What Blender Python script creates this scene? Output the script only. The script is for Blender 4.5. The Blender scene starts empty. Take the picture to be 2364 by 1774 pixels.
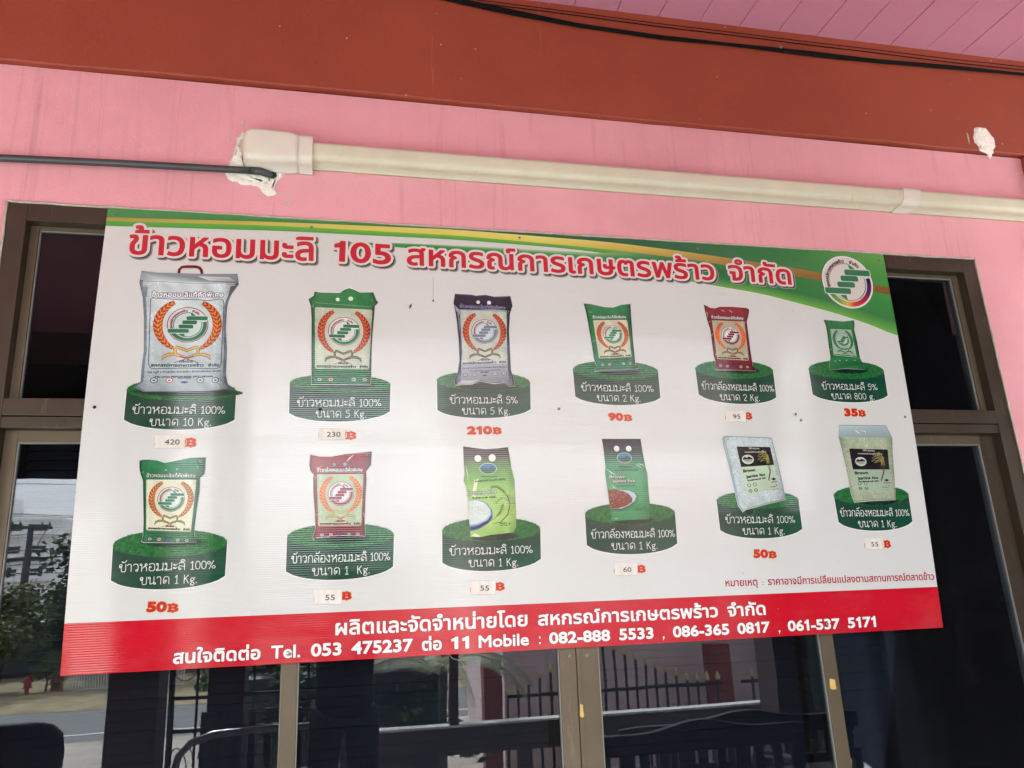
import bpy, bmesh, math, random
import numpy as np
from math import pi, sin, cos, radians
from mathutils import Vector, Matrix, geometry, noise as mnoise
random.seed(11)
SC = bpy.context.scene
COL = SC.collection

# ------------------------------------------------------------------ camera, sky, sun, exposure
CAM = (0.64934, -2.10077, 1.54956)
cam_d = bpy.data.cameras.new('camera')
cam_d.sensor_width = 36.0
cam_d.lens = 27.149
cam_d.clip_start = 0.03
cam_d.clip_end = 600
cam = bpy.data.objects.new('camera', cam_d)
COL.objects.link(cam)
rx = Vector((0.97818963, -0.20499849, -0.03347623))
dn = Vector((0.01794309, 0.24395770, -0.96961987))
fw = Vector((0.20693739, 0.94787144, 0.24231520))
M = Matrix((( rx.x, -dn.x, -fw.x, CAM[0]), (rx.y, -dn.y, -fw.y, CAM[1]), (rx.z, -dn.z, -fw.z, CAM[2]), (0, 0, 0, 1)))
cam.matrix_world = M
SC.camera = cam

SUN_EL, SUN_AZ = radians(48), radians(198)      # azimuth clockwise from +Y
world = bpy.data.worlds.new('World')
SC.world = world
world.use_nodes = True
wn = world.node_tree
for n in list(wn.nodes): wn.nodes.remove(n)
def wnode(t, **k):
    n = wn.nodes.new(t)
    for a, b in k.items(): setattr(n, a, b)
    return n
sky = wnode('ShaderNodeTexSky', sky_type='NISHITA')
sky.sun_disc = False
sky.sun_elevation = SUN_EL
sky.sun_rotation = SUN_AZ
sky.air_density = 1.2
sky.dust_density = 4.0
tc = wnode('ShaderNodeTexCoord')
mp = wnode('ShaderNodeMapping'); mp.inputs['Scale'].default_value = (1.0, 1.0, 3.2)
nz = wnode('ShaderNodeTexNoise'); nz.inputs['Scale'].default_value = 2.6; nz.inputs['Detail'].default_value = 7; nz.inputs['Roughness'].default_value = .58
cr = wnode('ShaderNodeValToRGB')
cr.color_ramp.elements[0].position = .30; cr.color_ramp.elements[0].color = (5.8, 6.5, 7.4, 1)
cr.color_ramp.elements[1].position = .72; cr.color_ramp.elements[1].color = (10.6, 11.0, 11.3, 1)
mx = wnode('ShaderNodeMix', data_type='RGBA'); mx.inputs[0].default_value = .82
bg = wnode('ShaderNodeBackground'); bg.inputs['Strength'].default_value = .15
wo = wnode('ShaderNodeOutputWorld')
L = wn.links.new
L(tc.outputs['Generated'], mp.inputs['Vector']); L(mp.outputs[0], nz.inputs['Vector']); L(nz.outputs['Fac'], cr.inputs['Fac'])
L(sky.outputs[0], mx.inputs[6]); L(cr.outputs[0], mx.inputs[7]); L(mx.outputs[2], bg.inputs['Color']); L(bg.outputs[0], wo.inputs[0])

sun_d = bpy.data.lights.new('sun', 'SUN')
sun_d.energy = 3.6
sun_d.angle = radians(8)
sun_d.color = (.97, 1.0, .97)
sun = bpy.data.objects.new('sun', sun_d)
COL.objects.link(sun)
sv = Vector((sin(SUN_AZ) * cos(SUN_EL), cos(SUN_AZ) * cos(SUN_EL), sin(SUN_EL)))
sun.rotation_euler = sv.to_track_quat('Z', 'Y').to_euler()
sun.location = (0, -10, 20)

SC.view_settings.view_transform = 'Standard'
SC.view_settings.look = 'None'
SC.view_settings.exposure = 2.55
SC.view_settings.gamma = 1.0
SC.view_settings.use_curve_mapping = False
SC.render.engine = 'CYCLES'
SC.cycles.max_bounces = 10
SC.cycles.diffuse_bounces = 5
SC.cycles.transparent_max_bounces = 24
SC.cycles.use_denoising = True
SC.cycles.sample_clamp_indirect = 6

# ------------------------------------------------------------------ helpers
def lin(c):
    c = c / 255.0
    return c / 12.92 if c <= .04045 else ((c + .055) / 1.055) ** 2.4
def rgb(r, g, b, k=1.0):
    return (min(lin(r) * k, .95), min(lin(g) * k, .95), min(lin(b) * k, .95), 1.0)

def tag(o, label=None, cat=None, group=None, kind=None):
    if label: o['label'] = label
    if cat: o['category'] = cat
    if group: o['group'] = group
    if kind: o['kind'] = kind
    return o
def empty(name, loc=(0, 0, 0), rz=0, parent=None):
    o = bpy.data.objects.new(name, None)
    o.empty_display_size = .1
    o.location = loc; o.rotation_euler = (0, 0, rz)
    COL.objects.link(o)
    if parent: o.parent = parent
    return o
def link(name, me, mat=None, parent=None, loc=None):
    o = bpy.data.objects.new(name, me)
    if mat and not me.materials: me.materials.append(mat)
    if loc: o.location = loc
    COL.objects.link(o)
    if parent: o.parent = parent
    return o

class MB:
    """collects shapes into one mesh"""
    def __init__(s): s.v = []; s.f = []; s.sm = []
    def add(s, vs, fs, smooth=False):
        n = len(s.v); s.v += [tuple(v) for v in vs]
        s.f += [tuple(i + n for i in f) for f in fs]; s.sm += [smooth] * len(fs)
        return s
    def box(s, x0, x1, y0, y1, z0, z1, b=0.0):
        if b <= 0:
            vs = [(x, y, z) for x in (x0, x1) for y in (y0, y1) for z in (z0, z1)]
            s.add(vs, [(0, 1, 3, 2), (4, 6, 7, 5), (0, 4, 5, 1), (2, 3, 7, 6), (0, 2, 6, 4), (1, 5, 7, 3)])
        else:
            bm = bmesh.new()
            bmesh.ops.create_cube(bm, size=1.0)
            for v in bm.verts:
                v.co = Vector(((x0 + x1) / 2 + v.co.x * (x1 - x0), (y0 + y1) / 2 + v.co.y * (y1 - y0), (z0 + z1) / 2 + v.co.z * (z1 - z0)))
            bmesh.ops.bevel(bm, geom=bm.edges[:], offset=b, segments=2, profile=.6, affect='EDGES')
            bm.verts.index_update()
            s.add([v.co[:] for v in bm.verts], [tuple(v.index for v in f.verts) for f in bm.faces])
            bm.free()
        return s
    def tube(s, pts, r, n=8, caps=True):
        P = [Vector(p) for p in pts]
        rs = r if isinstance(r, (list, tuple)) else [r] * len(P)
        up = None; vs = []
        for i, p in enumerate(P):
            t = (P[min(i + 1, len(P) - 1)] - P[max(i - 1, 0)]).normalized()
            if up is None:
                up = Vector((0, 0, 1)) if abs(t.z) < .9 else Vector((1, 0, 0))
            a = t.cross(up).normalized(); bb = a.cross(t).normalized(); up = bb
            for k in range(n):
                w = 2 * pi * k / n
                vs.append(p + a * cos(w) * rs[i] + bb * sin(w) * rs[i])
        fs = []
        for i in range(len(P) - 1):
            for k in range(n):
                k2 = (k + 1) % n
                fs.append((i * n + k, i * n + k2, (i + 1) * n + k2, (i + 1) * n + k))
        s.add(vs, fs, True)
        if caps:
            m = len(s.v) - len(vs)
            s.f.append(tuple(m + k for k in range(n))[::-1]); s.sm.append(False)
            s.f.append(tuple(m + (len(P) - 1) * n + k for k in range(n))); s.sm.append(False)
        return s
    def prism(s, prof, x0, x1, axis='x', smooth=False):
        """profile [(a,b)] swept along an axis; x: (y,z) profile; z: (x,y) profile; y: (x,z) profile"""
        n = len(prof)
        def pt(t, a, b):
            return {'x': (t, a, b), 'y': (a, t, b), 'z': (a, b, t)}[axis]
        vs = [pt(x0, a, b) for a, b in prof] + [pt(x1, a, b) for a, b in prof]
        fs = [(i, (i + 1) % n, n + (i + 1) % n, n + i) for i in range(n)]
        s.add(vs, fs, smooth)
        s.add(vs, [tuple(range(n))[::-1], tuple(range(n, 2 * n))])
        return s
    def mesh(s, name, warp=None):
        me = bpy.data.meshes.new(name)
        me.from_pydata([warp(v) for v in s.v] if warp else s.v, [], s.f)
        me.polygons.foreach_set('use_smooth', s.sm)
        bm = bmesh.new(); bm.from_mesh(me)
        bmesh.ops.recalc_face_normals(bm, faces=bm.faces)
        bm.to_mesh(me); bm.free()
        me.update()
        return me
    def build(s, name, mat, parent=None, warp=None):
        return link(name, s.mesh(name, warp), mat, parent)

def copy_tree(o, parent=None):
    c = o.copy(); COL.objects.link(c)
    if parent: c.parent = parent
    for ch in [x for x in o.children]: copy_tree(ch, c)
    return c

# ------------------------------------------------------------------ materials
def new_mat(name):
    m = bpy.data.materials.new(name); m.use_nodes = True
    nt = m.node_tree
    return m, nt, nt.nodes['Principled BSDF']
def N(nt, t, **k):
    n = nt.nodes.new(t)
    for a, b in k.items():
        if a.startswith('i_'): n.inputs[a[2:].replace('_', ' ')].default_value = b
        else: setattr(n, a, b)
    return n
def ramp(nt, fac, stops):
    r = N(nt, 'ShaderNodeValToRGB'); els = r.color_ramp.elements
    while len(els) < len(stops): els.new(.5)
    for e, (p, c) in zip(els, stops): e.position = p; e.color = c
    nt.links.new(fac, r.inputs[0]); return r.outputs[0]
def mixc(nt, fac, a, b, mode='MIX'):
    m = N(nt, 'ShaderNodeMix', data_type='RGBA', blend_type=mode)
    for sck, val in ((0, fac), (6, a), (7, b)):
        if hasattr(val, 'links') or hasattr(val, 'is_linked'): nt.links.new(val, m.inputs[sck])
        else: m.inputs[sck].default_value = val
    return m.outputs[2]
def coords(nt, scale=(1, 1, 1), rot=(0, 0, 0)):
    t = N(nt, 'ShaderNodeTexCoord'); m = N(nt, 'ShaderNodeMapping')
    m.inputs['Scale'].default_value = scale; m.inputs['Rotation'].default_value = rot
    nt.links.new(t.outputs['Object'], m.inputs['Vector']); return m.outputs[0]
def noise(nt, scale, detail=4, rough=.55, sc=(1, 1, 1), dist=0):
    n = N(nt, 'ShaderNodeTexNoise'); n.inputs['Scale'].default_value = scale; n.inputs['Detail'].default_value = detail
    n.inputs['Roughness'].default_value = rough; n.inputs['Distortion'].default_value = dist
    nt.links.new(coords(nt, sc), n.inputs['Vector']); return n.outputs['Fac']
def bump(nt, h, dist, strength=1.0):
    b = N(nt, 'ShaderNodeBump'); b.inputs['Strength'].default_value = strength; b.inputs['Distance'].default_value = dist
    nt.links.new(h, b.inputs['Height']); return b.outputs[0]
W1 = (1, 1, 1, 1); B0 = (0, 0, 0, 1)

def simple(name, col, rough=.6, var=.12, scale=8, metal=0, spec=.5, bmp=0, bscale=60, sc=(1, 1, 1)):
    m, nt, p = new_mat(name)
    d = tuple(c * (1 - var) for c in col[:3]) + (1,); u = tuple(min(c * (1 + var), 1) for c in col[:3]) + (1,)
    c = ramp(nt, noise(nt, scale, 6, .6, sc), [(.3, d), (.7, u)])
    nt.links.new(c, p.inputs['Base Color'])
    p.inputs['Roughness'].default_value = rough; p.inputs['Metallic'].default_value = metal
    p.inputs['Specular IOR Level'].default_value = spec
    if bmp: nt.links.new(bump(nt, noise(nt, bscale, 4, .6, sc), bmp), p.inputs['Normal'])
    return m

def wall_mat():
    m, nt, p = new_mat('pink_plaster')
    base = ramp(nt, noise(nt, 2.2, 6, .6), [(.3, (.67, .298, .335, 1)), (.5, (.73, .332, .375, 1)), (.7, (.77, .36, .40, 1))])
    st = noise(nt, 1.0, 5, .65, (34, 34, .9), .25)
    stm = ramp(nt, st, [(.57, B0), (.68, (.26, .26, .26, 1))])
    lo = ramp(nt, noise(nt, 1.3, 3), [(.42, B0), (.58, W1)])
    stm2 = mixc(nt, 1.0, stm, lo, 'MULTIPLY')
    c = mixc(nt, stm2, base, (.40, .165, .15, 1))
    # long slanting water marks
    dg = N(nt, 'ShaderNodeTexNoise'); dg.inputs['Scale'].default_value = 1.0; dg.inputs['Detail'].default_value = 5; dg.inputs['Distortion'].default_value = .3
    nt.links.new(coords(nt, (16, 1, .8), (0, radians(34), 0)), dg.inputs['Vector'])
    dgm = ramp(nt, dg.outputs['Fac'], [(.60, B0), (.625, (.20, .20, .20, 1)), (.65, B0)])
    c = mixc(nt, dgm, c, (.42, .17, .17, 1))
    v = N(nt, 'ShaderNodeTexVoronoi'); v.inputs['Scale'].default_value = 21
    nt.links.new(coords(nt), v.inputs['Vector'])
    sp = ramp(nt, v.outputs['Distance'], [(.035, W1), (.07, B0)])
    rs = ramp(nt, v.outputs['Color'], [(.55, B0), (.6, (.65, .65, .65, 1))])
    c = mixc(nt, mixc(nt, 1.0, sp, rs, 'MULTIPLY'), c, (.22, .10, .08, 1))
    nt.links.new(c, p.inputs['Base Color'])
    p.inputs['Roughness'].default_value = .62; p.inputs['Specular IOR Level'].default_value = .35
    b = mixc(nt, .5, noise(nt, 300, 3), noise(nt, 9, 4))
    nt.links.new(bump(nt, b, .004, .55), p.inputs['Normal'])
    return m
def beam_mat():
    m, nt, p = new_mat('brick_red_paint')
    base = ramp(nt, noise(nt, 1.7, 5, .6), [(.3, (.25, .041, .017, 1)), (.7, (.305, .052, .0235, 1))])
    v = N(nt, 'ShaderNodeTexVoronoi'); v.inputs['Scale'].default_value = 16
    nt.links.new(coords(nt, (1, 1, .8)), v.inputs['Vector'])
    sp = ramp(nt, v.outputs['Distance'], [(.025, W1), (.06, B0)])
    rs = ramp(nt, v.outputs['Color'], [(.60, B0), (.66, (.75, .75, .75, 1))])
    c = mixc(nt, mixc(nt, 1.0, sp, rs, 'MULTIPLY'), base, (.66, .40, .33, 1))
    v2 = N(nt, 'ShaderNodeTexVoronoi'); v2.inputs['Scale'].default_value = 9
    nt.links.new(coords(nt, (1.3, 1, 1)), v2.inputs['Vector'])
    c = mixc(nt, ramp(nt, v2.outputs['Distance'], [(.02, (.5, .5, .5, 1)), (.04, B0)]), c, (.09, .012, .008, 1))
    dr = ramp(nt, noise(nt, 1.0, 3, .6, (22, 1, .7), .2), [(.685, B0), (.70, (.30, .30, .30, 1)), (.715, B0)])
    c = mixc(nt, dr, c, (.48, .20, .14, 1))
    fd = ramp(nt, noise(nt, .9, 5, .6, (1, 1, 2.2)), [(.40, B0), (.75, (.22, .22, .22, 1))])
    c = mixc(nt, fd, c, (.40, .085, .045, 1))
    nt.links.new(c, p.inputs['Base Color'])
    p.inputs['Roughness'].default_value = .5
    b = mixc(nt, .35, noise(nt, 240, 3), noise(nt, 5, 4, .6, (1, 1, 2)))
    nt.links.new(bump(nt, b, .004, .5), p.inputs['Normal'])
    return m
def print_mat(name, rough=.2, ribs=True, attr=True, col=None):
    m, nt, p = new_mat(name)
    if attr:
        a = N(nt, 'ShaderNodeAttribute', attribute_name='Col'); base = a.outputs['Color']
    else:
        base = ramp(nt, noise(nt, 3, 4), [(.3, tuple(c * .985 for c in col[:3]) + (1,)), (.7, col)])
    # thin film of dust, specks
    v = N(nt, 'ShaderNodeTexVoronoi'); v.inputs['Scale'].default_value = 26
    nt.links.new(coords(nt), v.inputs['Vector'])
    sp = ramp(nt, v.outputs['Distance'], [(.03, W1), (.055, B0)])
    rs = ramp(nt, v.outputs['Color'], [(.74, B0), (.78, (.55, .55, .55, 1))])
    c = mixc(nt, mixc(nt, 1.0, sp, rs, 'MULTIPLY'), base, (.20, .17, .13, 1))
    du = ramp(nt, noise(nt, 2.4, 7, .65, (1, 1, 1.6)), [(.45, B0), (.8, (.10, .10, .10, 1))])
    c = mixc(nt, du, c, (.50, .46, .38, 1))
    nt.links.new(c, p.inputs['Base Color'])
    p.inputs['Roughness'].default_value = rough
    p.inputs['Specular IOR Level'].default_value = .6
    if ribs:
        g = N(nt, 'ShaderNodeNewGeometry'); s = N(nt, 'ShaderNodeSeparateXYZ')
        nt.links.new(g.outputs['Position'], s.inputs[0])
        def mth(op, a, b=None):
            q = N(nt, 'ShaderNodeMath', operation=op)
            for i, t in enumerate((a, b)):
                if t is None: continue
                if isinstance(t, (int, float)): q.inputs[i].default_value = t
                else: nt.links.new(t, q.inputs[i])
            return q.outputs[0]
        nn = noise(nt, 1.0, 2, .5, (1.2, 1, 60))
        ph = mth('ADD', mth('MULTIPLY', s.outputs[2], 2 * pi / .0056), mth('MULTIPLY', nn, 2.0))
        amp = mth('ADD', mth('MULTIPLY', noise(nt, 1.0, 2, .5, (.9, 1, 22)), .11), .03)
        tz = mth('MULTIPLY', mth('SINE', ph), amp)
        wv = mth('MULTIPLY', mth('SUBTRACT', noise(nt, 1.0, 2, .5, (3, 1, 9)), .5), .035)
        cx = N(nt, 'ShaderNodeCombineXYZ'); nt.links.new(mth('ADD', tz, wv), cx.inputs[2])
        ad = N(nt, 'ShaderNodeVectorMath', operation='ADD'); nt.links.new(g.outputs['Normal'], ad.inputs[0]); nt.links.new(cx.outputs[0], ad.inputs[1])
        no = N(nt, 'ShaderNodeVectorMath', operation='NORMALIZE'); nt.links.new(ad.outputs[0], no.inputs[0])
        nt.links.new(no.outputs[0], p.inputs['Normal'])
    return m
def glass_mat(name, tint, ior=1.7):
    m, nt, p = new_mat(name); nt.nodes.remove(p)
    out = nt.nodes['Material Output']
    fr = N(nt, 'ShaderNodeFresnel'); fr.inputs[0].default_value = ior
    gl = N(nt, 'ShaderNodeBsdfGlossy'); gl.inputs['Roughness'].default_value = 0.0; gl.inputs['Color'].default_value = (.95, .97, 1, 1)
    tr = N(nt, 'ShaderNodeBsdfTransparent'); tr.inputs['Color'].default_value = tint
    nt.links.new(bump(nt, noise(nt, 2.5, 2), .0012, .35), gl.inputs['Normal'])
    mxs = N(nt, 'ShaderNodeMixShader'); nt.links.new(fr.outputs[0], mxs.inputs[0])
    nt.links.new(tr.outputs[0], mxs.inputs[1]); nt.links.new(gl.outputs[0], mxs.inputs[2])
    # thin dust film and wisps of cobweb
    df = N(nt, 'ShaderNodeBsdfDiffuse'); df.inputs['Color'].default_value = (.5, .48, .45, 1)
    w = ramp(nt, noise(nt, 5, 8, .7, (1, 1, 1.4), 1.6), [(.50, (.004, .004, .004, 1)), (.505, (.03, .03, .03, 1)), (.512, (.004, .004, .004, 1))])
    m2 = N(nt, 'ShaderNodeMixShader'); nt.links.new(w, m2.inputs[0]); nt.links.new(mxs.outputs[0], m2.inputs[1]); nt.links.new(df.outputs[0], m2.inputs[2])
    nt.links.new(m2.outputs[0], out.inputs[0])
    return m
def leaf_mat(name, a, b):
    m, nt, p = new_mat(name)
    g = N(nt, 'ShaderNodeObjectInfo'); t = N(nt, 'ShaderNodeNewGeometry')
    c = ramp(nt, t.outputs['Random Per Island'], [(0, a), (1, b)])
    nt.links.new(c, p.inputs['Base Color']); p.inputs['Roughness'].default_value = .6
    return m

MT = {}
MT['wall'] = wall_mat(); MT['beam'] = beam_mat()
MT['soffit'] = simple('mauve_soffit_paint', (.55, .215, .30, 1), .5, .07, 3, bmp=.002, bscale=160)
MT['panel'] = print_mat('white_corrugated_plastic', .07, True, False, (.595, .61, .59, 1))
MT['print'] = print_mat('printed_ink', .07)
MT['paper'] = print_mat('sticker_paper', .45, False)
MT['alu'] = simple('brown_anodised_aluminium', (.054, .038, .024, 1), .38, .16, 5, metal=.35, bmp=.0004, bscale=220, sc=(1, 1, 1))
MT['alu2'] = simple('tan_anodised_aluminium', (.118, .090, .056, 1), .36, .13, 5, metal=.35, bmp=.0004, bscale=220)
def grime(m, pale):
    nt = m.node_tree; p = nt.nodes['Principled BSDF']; src = p.inputs['Base Color'].links[0].from_socket
    a = ramp(nt, noise(nt, 1.0, 6, .7, (28, 28, 5), .8), [(.60, B0), (.66, (.35, .35, .35, 1)), (.69, B0)])
    v = N(nt, 'ShaderNodeTexVoronoi'); v.inputs['Scale'].default_value = 34; nt.links.new(coords(nt), v.inputs['Vector'])
    c = mixc(nt, a, src, pale)
    c = mixc(nt, mixc(nt, 1.0, ramp(nt, v.outputs['Distance'], [(.04, W1), (.07, B0)]), ramp(nt, v.outputs['Color'], [(.7, B0), (.75, W1)]), 'MULTIPLY'), c, (.45, .42, .36, 1))
    nt.links.new(c, p.inputs['Base Color'])
    nt.links.new(ramp(nt, noise(nt, 6, 5, .6), [(.3, (.28, .28, .28, 1)), (.7, (.55, .55, .55, 1))]), p.inputs['Roughness'])
grime(MT['alu'], (.16, .13, .10, 1)); grime(MT['alu2'], (.24, .20, .15, 1))
MT['seal'] = simple('grey_glazing_seal', (.20, .20, .18, 1), .5, .1)
MT['caulk'] = simple('dusty_white_caulk', (.50, .45, .38, 1), .8, .2, 30, bmp=.002, bscale=120)
MT['glass'] = glass_mat('tinted_window_glass', (.44, .47, .52, 1), 1.66)
MT['glass_up'] = glass_mat('dull_window_glass', (.35, .36, .40, 1), 1.42)
MT['slat'] = simple('dark_blind_slat', (.13, .155, .20, 1), .42, .1)
MT['room'] = simple('dark_room_paint', (.05, .05, .055, 1), .8, .1)
MT['trunk'] = simple('cream_plastic_trunking', (.62, .585, .45, 1), .42, .05, 14, bmp=.0006, bscale=90)
def scuff(m):
    nt = m.node_tree; p = nt.nodes['Principled BSDF']; src = p.inputs['Base Color'].links[0].from_socket
    a = ramp(nt, noise(nt, 1.0, 5, .7, (55, 10, 12), .4), [(.64, B0), (.70, (.6, .6, .6, 1))])
    b = ramp(nt, noise(nt, 1.0, 3, .5, (1.6, 1, 6)), [(.52, B0), (.62, W1)])
    c = mixc(nt, mixc(nt, 1.0, a, b, 'MULTIPLY'), src, (.22, .19, .13, 1))
    v = N(nt, 'ShaderNodeTexVoronoi'); v.inputs['Scale'].default_value = 30; nt.links.new(coords(nt), v.inputs['Vector'])
    c = mixc(nt, ramp(nt, v.outputs['Distance'], [(.03, (.5, .5, .5, 1)), (.06, B0)]), c, (.2, .16, .10, 1))
    nt.links.new(c, p.inputs['Base Color'])
scuff(MT['trunk'])
MT['trunkw'] = simple('white_plastic_fitting', (.68, .64, .55, 1), .4, .04, 14)
MT['pipe'] = simple('dark_grey_conduit', (.045, .050, .056, 1), .42, .15, 20)
MT['cable'] = simple('black_cable', (.004, .004, .004, 1), .8, .1, spec=.15)
MT['plaster'] = simple('rough_white_plaster', (.84, .81, .74, 1), .9, .06, 40, bmp=.008, bscale=60)
MT['screw'] = simple('dull_screw', (.20, .19, .17, 1), .45, .2, 200, metal=.6)
MT['hole'] = simple('black_hole', (.012, .012, .012, 1), .8)
MT['tape'] = simple('yellow_tape', (.62, .41, .12, 1), .55, .15, 60)
MT['debris'] = simple('dry_leaf', (.09, .065, .04, 1), .8, .3, 200)
MT['ground'] = simple('sandy_dirt', (.42, .37, .31, 1), .95, .25, 1.6, bmp=.02, bscale=14)
MT['road'] = simple('grey_asphalt', (.155, .155, .15, 1), .85, .12, 3, bmp=.004, bscale=90)
MT['line'] = simple('worn_white_road_paint', (.5, .5, .47, 1), .7, .3, 12)
MT['verge'] = simple('dry_straw_verge', (.33, .27, .15, 1), .95, .35, 2.6, bmp=.03, bscale=20)
MT['floor'] = simple('grey_tile_floor', (.50, .56, .54, 1), .35, .06, 3)
MT['iron'] = simple('black_iron', (.010, .010, .012, 1), .4, .1)
MT['gold'] = simple('gilded_spear_point', (.62, .48, .22, 1), .4, .15, 40, metal=.2)
MT['darkcol'] = simple('dark_brown_paint', (.045, .025, .022, 1), .5, .2, 4)
MT['redcol'] = simple('dark_red_paint', (.22, .045, .035, 1), .55, .12, 4)
MT['nwall'] = simple('pale_pink_render', (.64, .50, .49, 1), .8, .08, 2)
MT['tarp'] = simple('dark_green_netting', (.012, .035, .025, 1), .7, .5, 9, sc=(.6, .6, 4), bmp=.03, bscale=8)
MT['blocker'] = simple('black_blocker_sheet', (.007, .009, .016, 1), 1.0, .2, 4, spec=.05)  # for the added sheets that darken the reflections
MT['pale'] = simple('pale_blue_grey_post', (.45, .5, .56, 1), .5, .05)
MT['wood'] = simple('dark_lacquered_wood', (.010, .008, .007, 1), .4, .3, 9, sc=(1, 1, 8))
MT['chrome'] = simple('worn_steel', (.30, .30, .31, 1), .3, .1, metal=.8)
MT['blackpl'] = simple('black_plastic', (.010, .010, .014, 1), .38, .1)
MT['shirt'] = simple('navy_shirt', (.010, .012, .022, 1), .85, .2, 20, bmp=.003, bscale=40)
MT['trouser'] = simple('black_trousers', (.010, .010, .012, 1), .9, .2, 20)
MT['skin'] = simple('skin', (.42, .24, .16, 1), .55, .05, 20)
MT['hair'] = simple('black_hair', (.012, .010, .009, 1), .5, .2, 60)
MT['bark'] = simple('grey_bark', (.16, .13, .10, 1), .9, .3, 10, bmp=.02, bscale=30)
MT['leafd'] = leaf_mat('dark_green_leaves', (.022, .045, .016, 1), (.07, .10, .035, 1))
MT['leafy'] = leaf_mat('yellow_green_leaves', (.05, .075, .02, 1), (.15, .17, .05, 1))
MT['leafw'] = leaf_mat('weed_leaves', (.04, .09, .02, 1), (.10, .18, .04, 1))
MT['palm'] = leaf_mat('palm_leaflets', (.24, .27, .15, 1), (.45, .47, .33, 1))
MT['white'] = simple('weathered_white_render', (.80, .80, .78, 1), .8, .06, .5)
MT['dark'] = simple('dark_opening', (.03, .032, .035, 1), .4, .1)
MT['shrine'] = simple('bright_red_paint', (.26, .03, .025, 1), .5, .15)
MT['concrete'] = simple('grey_concrete', (.30, .29, .27, 1), .9, .15, 5)
MT['whitepaint'] = simple('white_painted_steel', (.65, .65, .62, 1), .5, .08)
MT['brick'] = simple('red_brown_brickwork', (.30, .11, .07, 1), .9, .2, 12)

# ------------------------------------------------------------------ ground, road, porch floor
def sheet(name, x0, x1, y0, y1, z, mat, label):
    o = MB().add([(x0, y0, z), (x1, y0, z), (x1, y1, z), (x0, y1, z)], [(0, 1, 2, 3)]).build(name, mat)
    return tag(o, label, kind='structure')
sheet('ground', -300, 300, -420, 60, -.84, MT['ground'], 'pale sandy ground beyond the porch')
sheet('road', -150, 150, -16.3, -12.7, -.836, MT['road'], 'grey asphalt road running past the building')
sheet('road_marking', -150, 150, -13.42, -13.30, -.832, MT['line'], 'worn white edge line on the grey road')
rnd = random.Random(3)
vg = MB(); nx = 60
rows = [(-16.34, -.834), (-16.9, -.74), (-18.0, -.72), (-19.6, -.78), (-24.5, -.834)]
for i in range(nx + 1):
    x = -60 + 2.0 * i
    for (y, z) in rows: vg.v.append((x, y + (0 if y > -16.5 else rnd.uniform(-.12, .12)), z + (0 if z < -.83 else rnd.uniform(-.03, .03))))
for i in range(nx):
    for j in range(4):
        a = i * 5 + j; vg.f.append((a, a + 1, a + 6, a + 5)); vg.sm.append(True)
tag(vg.build('verge', MT['verge']), 'strip of dry straw-coloured verge beyond the road', kind='structure')
tag(MB().box(-8, 9, -4.15, .30, -.84, 0).build('porch_floor', MT['floor']), 'grey tiled porch floor in front of the building', kind='structure')

# ------------------------------------------------------------------ the building
bld = tag(empty('building', (0, 0, 0)), 'pink plastered building front with brick-red beam and mauve plank soffit', 'building')
WX0, WX1 = -.250, 2.768
wl = MB()
wl.box(-7.3, WX0, .008, .16, 0, 2.98)
wl.add([(WX1 - .003, .008, 2.566), (3.4, .008, 2.566), (3.4, .008, 0), (2.889, .008, 0), (WX1 - .003, .16, 2.566), (3.4, .16, 2.566), (3.4, .16, 0), (2.889, .16, 0)],
       [(0, 3, 2, 1), (4, 5, 6, 7), (0, 1, 5, 4), (1, 2, 6, 5), (0, 4, 7, 3), (2, 3, 7, 6)])
wl.box(WX0, 3.4, .008, .16, 2.566, 2.98)
wl.box(WX0, 2.86, .008, .16, 0, .60)
wl.build('wall', MT['wall'], bld)
bmb = MB(); rr_ = random.Random(2); nb = 300
for k in range(nb + 1):
    x = -7.3 + 16.3 * k / nb; w = .0022 * sin(x * 3.1) + .0012 * sin(x * 11) + rr_.uniform(-.0009, .0009)
    bmb.v += [(x, .16, 2.982), (x, -.010, 2.982 + w), (x, -.014 - .0006 * rr_.random(), 2.9855 + w), (x, -.014, 3.385), (x, .16, 3.385)]
for k in range(nb):
    for j in range(5): a = k * 5 + j; b = k * 5 + (j + 1) % 5; bmb.f.append((a, b, b + 5, a + 5)); bmb.sm.append(False)
bmb.build('beam', MT['beam'], bld)
MB().box(3.050, 3.42, -.014, .006, 0, 2.979, .004).build('column', MT['beam'], bld)
MB().box(3.42, 9, .0, .16, 0, 2.979).build('side_wall', MT['wall'], bld)
sf = empty('soffit', (0, 0, 0), parent=bld)
pk = MB().prism([(.0012, .0014), (.0026, 0), (.1476, 0), (.149, .0014), (.149, .012), (.0012, .012)], -3.72, -.010, 'y').mesh('plank')
pk.materials.append(MT['soffit'])
for k in range(-48, 53):
    o = link('plank', pk, None, sf)
    o.location = (.01 + .15 * k, random.uniform(-.002, .002), 3.385 + random.uniform(0, .0015))
MB().box(-7.3, 8.0, -3.9, .16, 3.400, 3.46).build('roof_slab', MT['soffit'], bld)
MB().box(-7.3, 8.0, -3.9, -3.72, 3.05, 3.399).build('porch_beam', MT['concrete'], bld)
for x0, x1 in ((-7.2, -6.9), (-4.3, -4.0), (-.85, -.54), (-.232, -.006), (3.9, 4.2), (6.6, 6.9)):
    MB().box(x0, x1, -3.89, -3.60, 0, 3.048).build('porch_column', MT['darkcol'], bld)
MB().box(-4.3, -4.15, -3.59, .0, 0, 3.38).build('added_end_wall', MT['concrete'], bld)  # unseen wall added to cut the light coming from the left
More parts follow.
